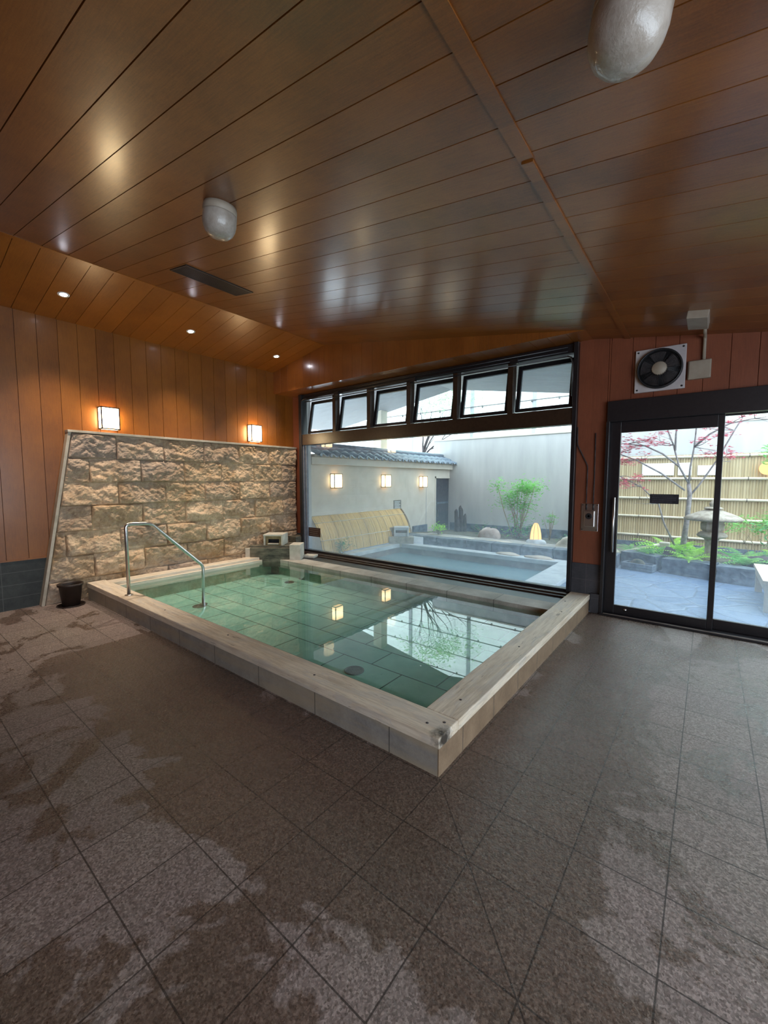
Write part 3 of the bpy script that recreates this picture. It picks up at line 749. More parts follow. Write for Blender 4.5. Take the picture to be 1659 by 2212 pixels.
def downlight(y, x, label):
    L = empty('downlight', (x, y, zl(x)), 0, label, 'downlight', 'recessed downlights in the low ceiling slope')
    T = Matrix.Rotation(-math.atan(.174), 4, 'Y')
    MB().lathe([(.036, -.002), (.055, -.004), (.056, 0), (.034, .0), (.034, -.002)], 28, T).build('trim_ring', M['paper_white'], L)
    MB().lathe([(0, -.003), (.034, -.003), (.034, .0), (0, .0)], 28, T).build('lamp_lens', M['led'], L)
    ld = bpy.data.lights.new('downlight_beam', 'SPOT'); ld.energy = 90; ld.color = (1.0, .84, .68); ld.spot_size = R(84); ld.spot_blend = 1.0; ld.shadow_soft_size = .04
    s = link(bpy.data.objects.new('downlight_beam', ld)); s.parent = L; s.location = (0, 0, -.02)
downlight(1.53, -5.675, 'small round lit downlight farthest from the window')
downlight(2.954, -5.684, 'small round lit downlight, middle of the row of three')
downlight(4.392, -5.698, 'small round lit downlight nearest the header beam')

def dome_mat():
    t = NT('ribbed_frosted_glass'); o = t.tc.outputs['Object']
    n = t.noise(o, 90, 3); nr = t.bump(n, .5, .004)
    c = t.ramp(t.noise(o, 14, 4), [(.3, (.30, .25, .20)), (.7, (.46, .41, .36))])
    return t.done(t.bsdf(c, .28, 0, nr, .5, .3))
M['dome'] = dome_mat()
def dome(loc, rz, r, label):
    L = empty('ceiling_dome_lamp', loc, 0, label, 'ceiling lamp', 'unlit frosted dome lamps on the ceiling')
    T = Matrix.Rotation(math.atan(.157), 4, 'Y')
    prof = [(r * .96, .0), (r, -.02), (r * 1.0, -.045), (r * .97, -.048)]
    MB().lathe(prof, 40, T).build('lamp_base', M['white_plastic'], L)
    gp = [(r * .98, -.046), (r * 1.0, -.055), (r * 1.0, -.10), (r * .95, -.13), (r * .82, -.16), (r * .6, -.182), (r * .3, -.193), (0, -.196)]
    MB().lathe(gp, 40, T).build('glass_dome', M['dome'], L)
dome((-2.61, 1.585, zr(-2.61)), 0, .106, 'unlit frosted dome lamp on the ceiling between the black vent and the bath')
dome((-.237, 1.487, zr(-.237)), 0, .108, 'unlit frosted dome lamp close overhead beside the long ceiling batten')

# air vent
vt = empty('air_vent', (-4.07, 2.37, zr(-4.07)), 0, 'long black louvred air vent set in the wooden ceiling', 'vent')
T = Matrix.Rotation(math.atan(.157), 4, 'Y')
v = MB(); v.box(-.16, .16, -.36, -.345, -.008, .0, T); v.box(-.16, .16, .345, .36, -.008, .0, T); v.box(-.16, -.145, -.345, .345, -.008, .0, T); v.box(.145, .16, -.345, .345, -.008, .0, T)
v.build('vent_frame', M['black'], vt)
v = MB()
for i in range(12): v.box(-.145 + i * .0242, -.145 + i * .0242 + .014, -.345, .345, -.005, -.001, T)
v.build('vent_louvre', M['black'], vt)
MB().box(-.145, .145, -.345, .345, -.0012, -.0002, T).build('vent_backing', M['black'], vt)

# exhaust fan
fan = empty('exhaust_fan', (-.448, 5.12, 2.62), 0, 'square white wall fan with round black grille above the sliding door', 'exhaust fan')
bx('fan_plate', -.215, .215, -.03, 0, -.215, .215, M['fan_plate'], fan, .006)
Rm = Matrix.Rotation(R(90), 4, 'X')
MB().lathe([(.195, .028), (.195, .075), (.185, .085), (.178, .075), (.178, .028)], 48, Rm).build('fan_ring', M['black'], fan)
MB().lathe([(0, .030), (.178, .030), (.178, .034), (0, .034)], 48, Rm).build('fan_backing', M['black'], fan)
g = MB()
for rr in [.075 + .012 * i for i in range(9)]:
    g.tube([(rr * math.cos(a), -.082 + .0 * rr, rr * math.sin(a)) for a in [2 * PI * i / 40 for i in range(40)]], .0017, 5, closed=True)
for i in range(24):
    a = 2 * PI * i / 24; g.tube([(.06 * math.cos(a), -.085, .06 * math.sin(a)), (.182 * math.cos(a), -.08, .182 * math.sin(a))], .0018, 5)
g.build('fan_grille', M['black'], fan)
MB().lathe([(0, .030), (.066, .030), (.066, .080), (.060, .088), (0, .090)], 32, Rm).build('fan_hub', M['white_plastic'], fan)
b = MB()
for i in range(5):
    a0 = 2 * PI * i / 5
    pts = []
    for k in range(7):
        a = a0 + k * .13
        pts.append((.06, a)); 
    vs = []
    for k in range(7):
        a = a0 + k * .15; dy = -.04 - .03 * k / 6
        vs += [(.06 * math.cos(a), dy, .06 * math.sin(a)), (.165 * math.cos(a), dy, .165 * math.sin(a))]
    b.add(vs, [(2 * k, 2 * k + 1, 2 * k + 3, 2 * k + 2) for k in range(6)])
b.build('fan_blade', M['bark_dark'], fan)
for sx in (-1, 1):
    for sz in (-1, 1):
        MB().lathe([(0, .029), (.009, .029), (.009, .034), (0, .036)], 12, Matrix.Translation((sx * .19, 0, sz * .19)) @ Rm).build('mounting_screw', M['black'], fan)

jb = empty('junction_box', (-.125, 5.12, 2.565), 0, 'cream plastic junction box on the wall beside the exhaust fan', 'junction box', 'cream electrical boxes')
bx('box_body', -.09, .09, -.045, 0, -.088, .088, M['white_plastic'], jb, .008); bx('box_lid', -.082, .082, -.05, -.045, -.08, .08, M['white_plastic'], jb, .003)
jb2 = empty('junction_box', (-.135, 4.56, zr(-.135)), 0, 'cream plastic junction box fixed to the ceiling above the sliding door', 'junction box', 'cream electrical boxes')
bj = MB(); bj.box(-.075, .075, -.17, .17, -.06, .008, T); bj.build('box_body', M['white_plastic'], jb2, .006)
cdt = MB().tube(bend([(-.095, 4.70, zr(-.095) - .03), (-.095, 5.09, zr(-.095) - .03), (-.095, 5.10, 2.65)], .04), .014, 10).build('conduit', M['white_plastic'])
tag(cdt, 'cream plastic conduit joining the ceiling box to the wall box', 'conduit')

# control plate with two cables on the pier
cp = empty('control_plate', (-1.047, 5.115, 1.078), 0, 'brushed steel control plate with a flap cover on the pier between window and door', 'control plate')
bx('steel_plate', -.088, .088, -.008, 0, -.155, .155, M['steel'], cp, .002)
bx('flap_cover', -.052, .052, -.030, -.008, -.105, .075, M['steel'], cp, .004)
MB().lathe([(.030, .030), (.034, .030), (.034, .033), (.030, .033)], 24, Matrix.Translation((-.005, 0, .015)) @ Rm).build('emblem_ring', M['black'], cp)
MB().lathe([(0, .030), (.012, .030), (.012, .033), (0, .033)], 20, Matrix.Translation((-.005, 0, .015)) @ Rm).build('emblem_dot', M['black'], cp)
for xx in (-.035, .035): MB().tube([(xx, -.020, .085), (xx, -.020, .155)], .007, 8).build('cable_gland', M['black'], cp)
for sx in (-.075, .075):
    for sz in (-.14, .14): MB().lathe([(0, .008), (.006, .008), (.006, .011), (0, .012)], 10, Matrix.Translation((sx, 0, sz)) @ Rm).build('plate_screw', M['black'], cp)
c1 = MB().tube(bend([(-1.085, 5.098, 1.24), (-1.085, 5.105, 1.66), (-1.20, 5.105, 1.90), (-1.205, 5.105, 2.10)], .03), .006, 8).build('cable', M['bark_dark'])
tag(c1, 'dark kinked cable running from the control plate up to the window frame', 'cable', 'cables above the control plate')
c2 = MB().tube([(-1.012, 5.098, 1.24), (-1.012, 5.108, 1.5), (-1.016, 5.108, 2.02)], .006, 8).build('cable', M['bark_dark'])
tag(c2, 'dark straight cable rising from the control plate beside the door', 'cable', 'cables above the control plate')

# signs
def ink(mb, w, h, rows, rng, y=-.0015, th=.0022, m=.08):
    for i in range(rows):
        z = h / 2 - h * (i + .8) / (rows + .6); x = -w / 2 + w * m
        end = w / 2 - w * m - rng.random() * w * .2
        while x < end:
            l = rng.uniform(.008, .02) * w / .25
            mb.box(x, min(x + l, end + .001), y, y + .001, z - th, z + th); x += l + w * .012
rg = random.Random(5)
sg = empty('notice_sign', (-.358, 5.143, 1.305), 0, 'black rectangular notice stuck on the sliding door glass', 'sign')
bx('sign_plate', -.125, .125, 0, .003, -.049, .049, M['sign_black'], sg); i_ = MB(); ink(i_, .25, .098, 4, rg, th=.0028); i_.build('sign_text', M['sign_ink_dim'], sg)
sg = empty('notice_sign', (-5.665, 5.147, .545), 0, 'small brown notice stuck low on the window glass by its frame', 'sign')
bx('sign_plate', -.155, .155, 0, .003, -.082, .082, M['sign_brown'], sg); i_ = MB(); ink(i_, .31, .164, 4, rg, th=.0025); i_.build('sign_text', M['sign_ink'], sg)

# bucket and its tray
bkt = empty('bucket', (-5.965, 1.51, .012), 0, 'dark brown plastic bucket on the floor by the stone panel and the bath rim', 'bucket')
MB().lathe([(.0, 0), (.088, 0), (.116, .235), (.130, .237), (.131, .262), (.122, .262), (.112, .236), (.084, .008), (0, .008)], 40).build('bucket_body', M['bucket'], bkt)
ty = MB().lathe([(0, 0), (.135, 0), (.140, .012), (.130, .012), (.126, .004), (0, .004)], 40).build('drip_tray', M['bucket'])
ty.location = (-5.965, 1.51, .001); tag(ty, 'dark round drip tray lying under the bucket', 'tray')
bkt.location.z = .006

# ================================================================== courtyard
pv = MB(); pv.box(-1.60, 6, 5.35, 11, -.2, 0.0); pv.box(-9, -1.60, 9.3, 11, -.25, -.05); pv.box(-9, -5.95, 5.35, 9.3, -.2, 0.0); pv.box(-5.95, -1.6, 8.0, 9.3, -.25, -.05); pv.box(-5.95, -1.6, 5.35, 5.50, -.2, .02)
pv.build('courtyard_paving', M['paving'], kind='structure')

WXF = -6.05   # face of the white courtyard wall
FWY = 10.85   # face of the far wall
fwll = empty('wall_far', kind='structure')
bx('wall_render', -6.6, 6.0, FWY, FWY + .2, -.1, 2.66, M['plaster'], fwll)
bx('stone_skirting', -6.0, 6.0, FWY - .03, FWY, -.1, .25, M['slate_out'], fwll)
bx('wall_cap', -6.6, 6.0, FWY - .02, FWY + .22, 2.66, 2.70, M['plaster_white'], fwll)
bx('side_wall_far', 5.8, 6.0, 5.3, FWY, -.1, 2.66, M['plaster'], fwll)
ww = empty('wall_courtyard', kind='structure')
w_ = MB(); w_.box(WXF - .25, WXF, 5.36, 10.05, -.1, 1.80); w_.box(WXF - .25, WXF, 10.90, 11.0, -.1, 1.80); w_.box(WXF - .25, WXF, 10.05, 10.90, 1.585, 1.80)
w_.build('wall_render', M['plaster_white'], ww)
bx('expansion_joint', WXF, WXF + .004, 9.56, 9.575, .1, 1.58, M['post_grey'], ww)
e_ = MB(); e_.box(WXF - .30, WXF + .10, 5.36, 11.05, 1.80, 1.95); e_.build('eave_plaster', M['plaster_white'], ww, .01)
bx('skirt_step', WXF, WXF + .05, 8.9, 9.57, 0, .30, M['slate_out'], ww, .01)
# tiled coping roof of that wall
def pant(u):   # pantile wave
    f = u % 1.0
    return .045 * math.sin(f * PI) ** .8 if f < .62 else .045 * math.sin(.62 * PI) ** .8 * (1 - (f - .62) / .38) ** 1.6 - .004
rt_ = MB(); P_ = .268
ny = 420; y0_, y1_ = 5.40, 11.12
for (xa, za, xb, zb) in ((WXF + .22, 1.975, WXF + .02, 2.045), (WXF + .04, 2.065, WXF - .20, 2.145)):
    vs = []; fs = []
    for j in range(ny + 1):
        y = y0_ + (y1_ - y0_) * j / ny; h = pant((y - y0_) / P_)
        vs += [(xa, y, za + h - .028), (xa, y, za + h), (xb, y, zb + h)]
    for j in range(ny):
        a = j * 3; fs += [(a, a + 3, a + 4, a + 1), (a + 1, a + 4, a + 5, a + 2)]
    rt_.add(vs, fs, True)
rt_.build('roof_tiles', M['kawara'], ww)
tc = MB()
for k in range(int((y1_ - y0_) / P_)):
    yc = y0_ + P_ * (k + .31)
    tc.lathe([(0, 0), (.036, 0), (.040, .010), (.028, .016), (0, .012)], 16, Matrix.Translation((WXF + .222, yc, 1.975)) @ Matrix.Rotation(R(90), 4, 'Y'))
tc.build('tile_end_cap', M['kawara'], ww)
rd = MB(); rd.box(WXF - .36, WXF - .16, 5.40, 11.0, 2.10, 2.18)
rd.tube([(WXF - .26, 5.40, 2.21), (WXF - .26, 11.0, 2.21)], .06, 12)
rd.build('ridge_tiles', M['kawara'], ww)
bx('tile_bed', WXF - .30, WXF + .14, 5.40, 11.05, 1.95, 2.0, M['plaster_white'], ww)

gd = empty('courtyard_door', (WXF - .02, 10.475, 0), 0, 'dark painted door in the end of the white courtyard wall', 'door')
bx('door_panel', -.05, -.01, -.40, .40, 0, 1.56, M['door_dark'], gd)
dj = MB(); dj.box(-.02, .03, .40, .47, 0, 1.60); dj.box(-.02, .03, -.45, -.40, 0, 1.60); dj.box(-.02, .03, -.45, .47, 1.55, 1.60)
dj.build('door_frame', M['plaster_white'], gd)
bx('door_rail', -.01, .002, -.30, .34, .82, .87, M['slate_out'], gd); bx('door_handle', -.01, .03, -.30, -.28, .45, .65, M['steel'], gd)
gd['label'] = 'dark painted door in the far end of the white courtyard wall'

for y, z, lb in ((6.06, 1.482, 'glowing box lantern on the white courtyard wall, nearest the window frame'), (7.72, 1.478, 'glowing box lantern on the white courtyard wall, middle of three'), (9.33, 1.455, 'glowing box lantern on the white courtyard wall beside the dark door')):
    sconce((WXF, y, z), .235, .295, .12, M['lamp_out'], lb, 'box lanterns on the courtyard wall')
sg = empty('notice_sign', (WXF, 8.24, .895), 0, 'small grey notice plate on the white courtyard wall above the bamboo panel', 'sign')
bx('sign_plate', 0, .008, -.155, .155, -.11, .11, M['sign_grey'], sg)
i_ = MB(); rr_ = random.Random(8)
for k in range(5): i_.box(.008, .0095, -.12, .12 - rr_.random() * .05, .07 - k * .035 - .005, .07 - k * .035 + .005)
i_.build('sign_text', M['paper_white'], sg)

# bamboo backrest panel leaning on the wall
bp = empty('bamboo_screen', (WXF + .02, 6.85, 0), 0, 'curved yellow split bamboo panel leaning on the courtyard wall behind the outdoor bath', 'bamboo panel')
prof = [(.02, .80), (.10, .72), (.19, .60), (.27, .45), (.33, .28), (.37, .08)]
b_ = MB(); n_ = int((8.32 - 5.36) / .045)
for k in range(n_):
    y = 5.36 - 6.85 + k * .045; vs = []
    jit = .004 * ((k * 7919) % 5 - 2) / 2
    for (px_, pz_) in prof: vs += [(px_ + jit, y + .002, pz_), (px_ + .008 + jit, y + .0225, pz_), (px_ + jit, y + .043, pz_)]
    fs = []
    for i in range(len(prof) - 1):
        a = i * 3; fs += [(a, a + 1, a + 4, a + 3), (a + 1, a + 2, a + 5, a + 4)]
    b_.add(vs, fs, True)
b_.build('bamboo_slats', M['bamboo_y'], bp)
vs = []
for (px_, pz_) in prof: vs += [(px_ - .012, 5.36 - 6.85, pz_), (px_ - .012, 8.32 - 6.85, pz_)]
MB().add(vs, [(2 * i, 2 * i + 1, 2 * i + 3, 2 * i + 2) for i in range(5)]).build('panel_backing', M['cane'], bp)
hb_ = MB()
for i, f_ in ((0, 0), (1, .4), (3, .6)):
    px_ = prof[i][0] * (1 - f_) + prof[i + 1][0] * f_; pz_ = prof[i][1] * (1 - f_) + prof[i + 1][1] * f_
    hb_.tube([(px_ + .012, 5.36 - 6.85, pz_), (px_ + .012, 8.32 - 6.85, pz_)], .006, 6)
hb_.build('binding_strip', M['bamboo_pole'], bp)
ebp = MB().tube([(p[0] + .01, 8.32 - 6.85, p[1]) for p in prof], .012, 8); ebp.build('panel_edge', M['cane'], bp)

# outdoor bath
ob = empty('outdoor_bath', (-3.7, 6.6, 0), 0, 'outdoor hot spring bath with pale stone rim seen through the picture window', 'bath')
oo = Vector((3.7, -6.6, 0))
def obx(name, *a, bevel=.01):
    o = bx(name, *a, ob, bevel); o.location = oo; return o
obx('stone_rim', -5.68, -5.45, 5.5, 7.80, -.02, .06, M['pool_stone_out'])
obx('stone_rim', -5.45, -2.02, 7.55, 7.80, -.02, .06, M['pool_stone_out'])
obx('stone_rim', -2.02, -1.60, 5.5, 7.80, -.02, .06, M['pool_stone_out'])
obx('basin_side', -5.60, -5.46, 5.5, 7.7, -.5, -.02, M['pool_inner_out']); obx('basin_side', -5.5, -2.0, 7.57, 7.7, -.5, -.02, M['pool_inner_out']); obx('basin_side', -2.0, -1.64, 5.5, 7.7, -.5, -.02, M['pool_inner_out'])
obx('basin_side', -5.5, -2.0, 5.36, 5.5, -.5, .02, M['pool_inner_out']); obx('basin_floor', -5.6, -1.7, 5.4, 7.7, -.55, -.5, M['pool_inner_out'])
wo = raw(MB().quad((-5.47, 5.45, -.14), (-1.99, 5.45, -.14), (-1.99, 7.60, -.14), (-5.47, 7.60, -.14)), 'outdoor_bath_water', M['water_out'])
tag(wo, 'cloudy blue grey water filling the outdoor bath', 'water', kind='stuff')
st_ = empty('stone_spout', (-5.55, 7.72, .05), R(36), 'pale stone box spout on stacked blocks at the corner of the outdoor bath', 'water spout')
bx('spout_block', -.28, .28, -.22, .18, -.06, .16, M['lantern_stone'], st_, .01)
bx('spout_block', .28, .50, -.15, .12, -.02, .15, M['pool_stone_out'], st_, .01)
hd = MB(); hd.box(-.17, .17, -.12, .18, .34, .375); hd.box(-.17, -.13, -.12, .18, .16, .34); hd.box(.13, .17, -.12, .18, .16, .34); hd.box(-.13, .13, -.10, -.06, .30, .34); hd.box(-.13, .13, -.10, -.06, .16, .24)
hd.build('spout_hood', M['pool_stone_out'], st_, .006); bx('spout_slot', -.13, .13, .0, .02, .16, .34, M['black'], st_)
bx('rear_block', -.5, -.17, -.05, .25, .16, .36, M['lantern_stone'], st_, .02)

# garden bed
bd = MB(); nx, nyy = 90, 34; vs = []; fs = []
def bedz(x, y):
    f = min(1, max(0, (y - 8.1) / 2.7)); return .19 * (1 - f) + .03 * f + .025 * noise.noise(Vector((x * 2.2, y * 2.2, 3)))
def bedfront(x): return 8.08 if x < -1.3 else (8.08 + .35 * max(0, 1 - abs(x + 1.0) / .7)) if x < -.4 else 8.1 - .25 * min(1, (x + .4) / .8)
for j in range(nyy + 1):
    for i in range(nx + 1):
        x = -6.0 + 11.5 * i / nx; y = bedfront(x) + .05 + (FWY - .02 - bedfront(x) - .05) * j / nyy
        vs.append((x, y, bedz(x, y)))
for j in range(nyy):
    for i in range(nx): a = j * (nx + 1) + i; fs.append((a, a + 1, a + nx + 2, a + nx + 1))
bd.add(vs, fs, True)
gb = raw(bd, 'garden_bed', M['soil']); tag(gb, 'mossy soil bed running along the foot of the far wall', 'garden bed', kind='stuff')
gv = MB(); vs = []; fs = []
for j in range(9):
    for i in range(61):
        x = -5.6 + 4.0 * i / 60; y = 8.22 + .85 * j / 8 + .1 * noise.noise(Vector((x, 0, j))); vs.append((x, y, bedz(x, y) + .012))
for j in range(8):
    for i in range(60): a = j * 61 + i; fs.append((a, a + 1, a + 62, a + 61))
gv.add(vs, fs, True); o = raw(gv, 'gravel', M['gravel']); tag(o, 'pale gravel strip in the garden bed behind the outdoor bath', 'gravel', kind='stuff')

er = random.Random(11); x = -5.9; n = 0
LM = [(-5.4, 'the low green shrub by the courtyard door'), (-4.9, 'the weathered timber posts'), (-4.1, 'the pinkish boulder'), (-3.6, 'the cane bush'), (-2.95, 'the glowing garden lantern'), (-2.2, 'the large pale boulder'), (-1.5, 'the pier between window and door'), (-.95, 'the stone trough'), (-.4, 'the maple trunk'), (.1, 'the stone lantern'), (.75, 'the dark mossy boulder'), (1.6, 'the bench')]
while x < 5.2:
    w = er.uniform(.42, .75); xm = x + w / 2; y = bedfront(xm)
    s_ = MB(); d_ = .26
    nX, nY, nZ = 8, 4, 4
    bm = bmesh.new(); bmesh.ops.create_cube(bm, size=1); bmesh.ops.subdivide_edges(bm, edges=bm.edges, cuts=4, use_grid_fill=True)
    vs = [];
    for v in bm.verts:
        p = v.co.copy(); r_ = noise.noise(Vector((p.x * 3 + x * 5, p.y * 3, p.z * 3))) * .022
        vs.append((p.x * (w - .02) * (1 - .02 * abs(p.z)) + r_, p.y * d_ + r_, (p.z + .5) * .25 + r_ * .6))
    fs = [tuple(v.index for v in f.verts) for f in bm.faces]; bm.free()
    s_.add(vs, fs, False); so_ = s_.build('edging_stone', M['slate_out'])
    ang = math.atan2(bedfront(xm + .1) - bedfront(xm - .1), .2)
    so_.location = (xm, y - .02, -.03 if x < -1.6 else -.01); so_.rotation_euler = (0, 0, ang)
    lm = min(LM, key=lambda a: abs(a[0] - xm))
    tag(so_, 'rough edging stone in front of ' + lm[1] + (', far side' if xm > lm[0] else ', near side') if xm < 1.9 else 'rough edging stone beyond the bench, %s' % ('first of the row', 'second of the row', 'third of the row', 'fourth of the row', 'fifth of the row', 'last of the row')[min(5, int((xm - 1.9) / .6))], 'edging stone', 'edging stones of the garden bed'); x += w; n += 1

# ---------------- plants
def leaf_mat(name, c1, c2, tl=.45):
    t = NT(name); c = t.ramp(t.noise(t.mapv((1, 1, 1)), 5, 3), [(.35, c1), (.65, c2)])
    d = t.new('BsdfDiffuse'); t.l.new(c, d.inputs[0]); tr = t.new('BsdfTranslucent'); t.l.new(c, tr.inputs[0])
    mx = t.new('MixShader'); mx.inputs[0].default_value = tl; t.l.new(d.outputs[0], mx.inputs[1]); t.l.new(tr.outputs[0], mx.inputs[2]); return t.done(mx.outputs[0])
M['leaf'] = leaf_mat('fresh_green_leaves', (.14, .40, .10), (.32, .66, .20))
M['leaf_dark'] = leaf_mat('deep_green_leaves', (.05, .20, .08), (.16, .40, .18), .3)
M['leaf_back'] = leaf_mat('pale_translucent_leaves', (.26, .50, .20), (.48, .72, .36), .6)  # paler, more translucent green for the tree behind the tiled wall
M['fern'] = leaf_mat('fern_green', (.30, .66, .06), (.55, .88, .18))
M['fern_dark'] = leaf_mat('dark_fern_green', (.12, .38, .10), (.30, .58, .20))  # deeper green for some of the ferns
M['maple'] = leaf_mat('red_maple_leaves', (.55, .08, .14), (.75, .22, .28), .4)
def leafquads(mb, c, n, spread, size, rng, up=.3):
    for _ in range(n):
        p = Vector(c) + Vector((rng.gauss(0, spread), rng.gauss(0, spread), rng.gauss(0, spread * .7)))
        d = Vector((rng.uniform(-1, 1), rng.uniform(-1, 1), rng.uniform(-.4, 1) * up)).normalized(); s = d.cross(Vector((rng.uniform(-.5, .5), rng.uniform(-.5, .5), 1))).normalized()
        L = size * rng.uniform(.6, 1.3); W = L * .32
        mb.add([p - d * L / 2, p + s * W / 2, p + d * L / 2, p - s * W / 2], [(0, 1, 2, 3)])
def fern(x, y, z, size, nfr, mat, label, seed, parent=None, droop=.9):
    rng = random.Random(seed); mb = MB()
    for k in range(nfr):
        a = 2 * PI * k / nfr + rng.uniform(-.2, .2); L = size * rng.uniform(.75, 1.1); el = rng.uniform(.5, 1.1)
        d = Vector((math.cos(a), math.sin(a), 0)); sd = Vector((-d.y, d.x, 0)); pts = []
        N = 12
        for i in range(N + 1):
            t = i / N; pts.append(d * (L * t * math.cos(el * .6)) + Vector((0, 0, L * (math.sin(el) * t - droop * .55 * t * t))))
        mb.tube([p for p in pts], [.004 * size * 1.5 * (1 - .8 * i / N) for i in range(N + 1)], 4)
        for i in range(1, N + 1):
            t = i / N; w = size * .20 * math.sin(min(1, t * 1.5 + .12) * PI * .5) * (1 - t * .88)
            tg = (pts[i] - pts[i - 1]).normalized()
            for s in (-1, 1):
                b = pts[i]; tip = b + sd * s * w + tg * w * .35 - Vector((0, 0, w * .25)); h_ = size * .026
                mb.add([b - tg * h_, b + tg * h_, tip + tg * h_ * .2, tip - tg * h_ * .3], [(0, 1, 2, 3)])
    o = mb.build('fern', mat); o.location = (x, y, z); tag(o, label, 'fern'); return o
def grow(mb, tips, p, d, L, r, depth, rng, spread=.55, upw=.25, nseg=4):
    pts = [p.copy()]; rs = [r]; q = p.copy(); dd = d.copy()
    for i in range(nseg):
        dd = (dd + Vector((rng.gauss(0, .12), rng.gauss(0, .12), rng.gauss(0, .08) + upw * .08))).normalized(); q = q + dd * L / nseg; pts.append(q.copy()); rs.append(r * (1 - .45 * (i + 1) / nseg))
    mb.tube(pts, rs, 6)
    if depth == 0: tips.append((q, dd)); return
    for k in range(rng.choice((2, 3))):
        ax = Vector((rng.gauss(0, 1), rng.gauss(0, 1), rng.gauss(0, .6))).normalized(); nd = (dd + ax * spread + Vector((0, 0, upw * .3))).normalized()
        st = pts[-1] if k < 2 else pts[nseg // 2]
        grow(mb, tips, st, nd, L * rng.uniform(.6, .82), rs[-1] * .8, depth - 1, rng, spread, upw, nseg)

# nandina-like bush of canes by the far wall
def cane_bush():
    rng = random.Random(21); b = empty('bamboo_bush', (-3.66, 10.0, .05), 0, 'leafy green bush on bare upright canes against the far beige wall', 'bush')
    st, lf = MB(), MB()
    for k in range(13):
        a = rng.uniform(0, 2 * PI); r0 = rng.uniform(.02, .12); top = Vector((rng.gauss(.0, .24), rng.gauss(0, .15), rng.uniform(.75, 1.35)))
        p0 = Vector((r0 * math.cos(a), r0 * math.sin(a), -.03)); mid = (p0 + top) / 2 + Vector((rng.gauss(0, .04), rng.gauss(0, .04), .05))
        st.tube([p0, mid, top], [.012, .010, .006], 6)
        leafquads(lf, top, 150, .13, .10, rng)
        leafquads(lf, p0 + (top - p0) * rng.uniform(.2, .7) + Vector((rng.gauss(0, .12), 0, 0)), 34, .10, .08, rng)
    leafquads(lf, (0, 0, .1), 160, .25, .10, rng)
    st.build('canes', M['cane'], b); lf.build('foliage', M['leaf'], b)
cane_bush()
def shrub(x, y, z, w, h, label, seed, mat='leaf_dark', size=.06, n=260):
    rng = random.Random(seed); s = empty('shrub', (x, y, z), 0, label, 'shrub'); st, lf = MB(), MB()
    for k in range(9):
        top = Vector((rng.gauss(0, w * .45), rng.gauss(0, w * .35), h * rng.uniform(.5, 1))); st.tube([(0, 0, -.02), top * .5 + Vector((0, 0, .02)), top], [.008, .006, .003], 5)
        leafquads(lf, top * .85, n // 9, w * .25, size, rng)
    st.build('stems', M['cane'], s); lf.build('foliage', M[mat], s); return s
shrub(-5.62, 5.78, .03, .20, .34, 'small dark green shrub growing at the foot of the bamboo panel', 4)
shrub(-5.25, 8.9, .15, .26, .24, 'low bright green shrub growing before the dark courtyard door', 5, 'fern', .09)
shrub(-2.95, 10.2, .05, .16, .75, 'slim upright conifer shrub growing behind the glowing garden lantern', 6, 'leaf', .06, 320)
shrub(-3.35, 9.85, .06, .22, .40, 'broad leaved low shrub growing between the cane bush and the garden lantern', 8, 'leaf_dark', .13, 120)
shrub(-4.6, 10.1, .04, .3, .28, 'low trailing shrub at the skirting beside the burnt posts', 9, 'leaf_dark', .07, 160)
shrub(-2.35, 9.6, .08, .25, .20, 'low ground shrub between the garden lantern and the pale boulder', 10, 'leaf_dark', .06, 140)

# weathered wooden stumps
sw = empty('charred_post', (-5.48, 10.45, .0), 0, 'cluster of dark weathered timber posts standing beside the courtyard door', 'posts')
for (dx, dy, h, r) in ((-.12, 0, .62, .06), (-.02, .05, .72, .055), (.06, -.03, .66, .06), (.14, .03, .50, .05), (.0, -.1, .40, .06)):
    MB().tube([(dx, dy, 0), (dx + .01, dy, h * .5), (dx, dy, h), (dx + .01, dy, h + .06)], [r, r * .92, r * .8, r * .25], 9, sm=False).build('post', M['bark_dark'], sw)

# boulders and flat stones
def rockobj(name, c, sx, sy, sz, mat, label, cat, seed, group=None, rz=0):
    o = MB().rock((0, 0, 0), sx, sy, sz, seed).build(name, mat); o.location = c; o.rotation_euler = (0, 0, rz); return tag(o, label, cat, group)
rockobj('boulder', (-4.10, 9.35, .02), .28, .2, .26, M['boulder'], 'rounded pinkish boulder in the garden bed beside the cane bush', 'boulder', 2)
rockobj('boulder', (-2.12, 8.75, .05), .30, .22, .24, M['boulder_pale'], 'large pale boulder at the window frame end of the garden bed', 'boulder', 3)
rockobj('flat_stone', (-4.35, 8.55, .14), .26, .13, .04, M['boulder_pale'], 'long pale flat stone on the gravel in front of the pinkish boulder', 'stone', 5)
rockobj('flat_stone', (-3.55, 8.52, .14), .32, .14, .04, M['flag'], 'tan flat stone on the gravel before the cane bush', 'stone', 6)
rockobj('flat_stone', (-5.0, 8.55, .14), .30, .12, .03, M['flag'], 'tan flat stone on the gravel beside the low green shrub', 'stone', 7)
rockobj('flat_stone', (-3.00, 7.72, .045), .24, .11, .045, M['flag'], 'rounded tan stone on the outdoor bath rim, farther from the corner', 'stone', 8)
rockobj('flat_stone', (-2.40, 7.70, .045), .26, .11, .045, M['flag'], 'rounded tan stone on the outdoor bath rim nearest its corner', 'stone', 9)
rockobj('boulder', (-1.45, 8.75, .0), .22, .16, .16, M['boulder_pale'], 'small pale boulder seen at the handle edge of the sliding door', 'boulder', 12)

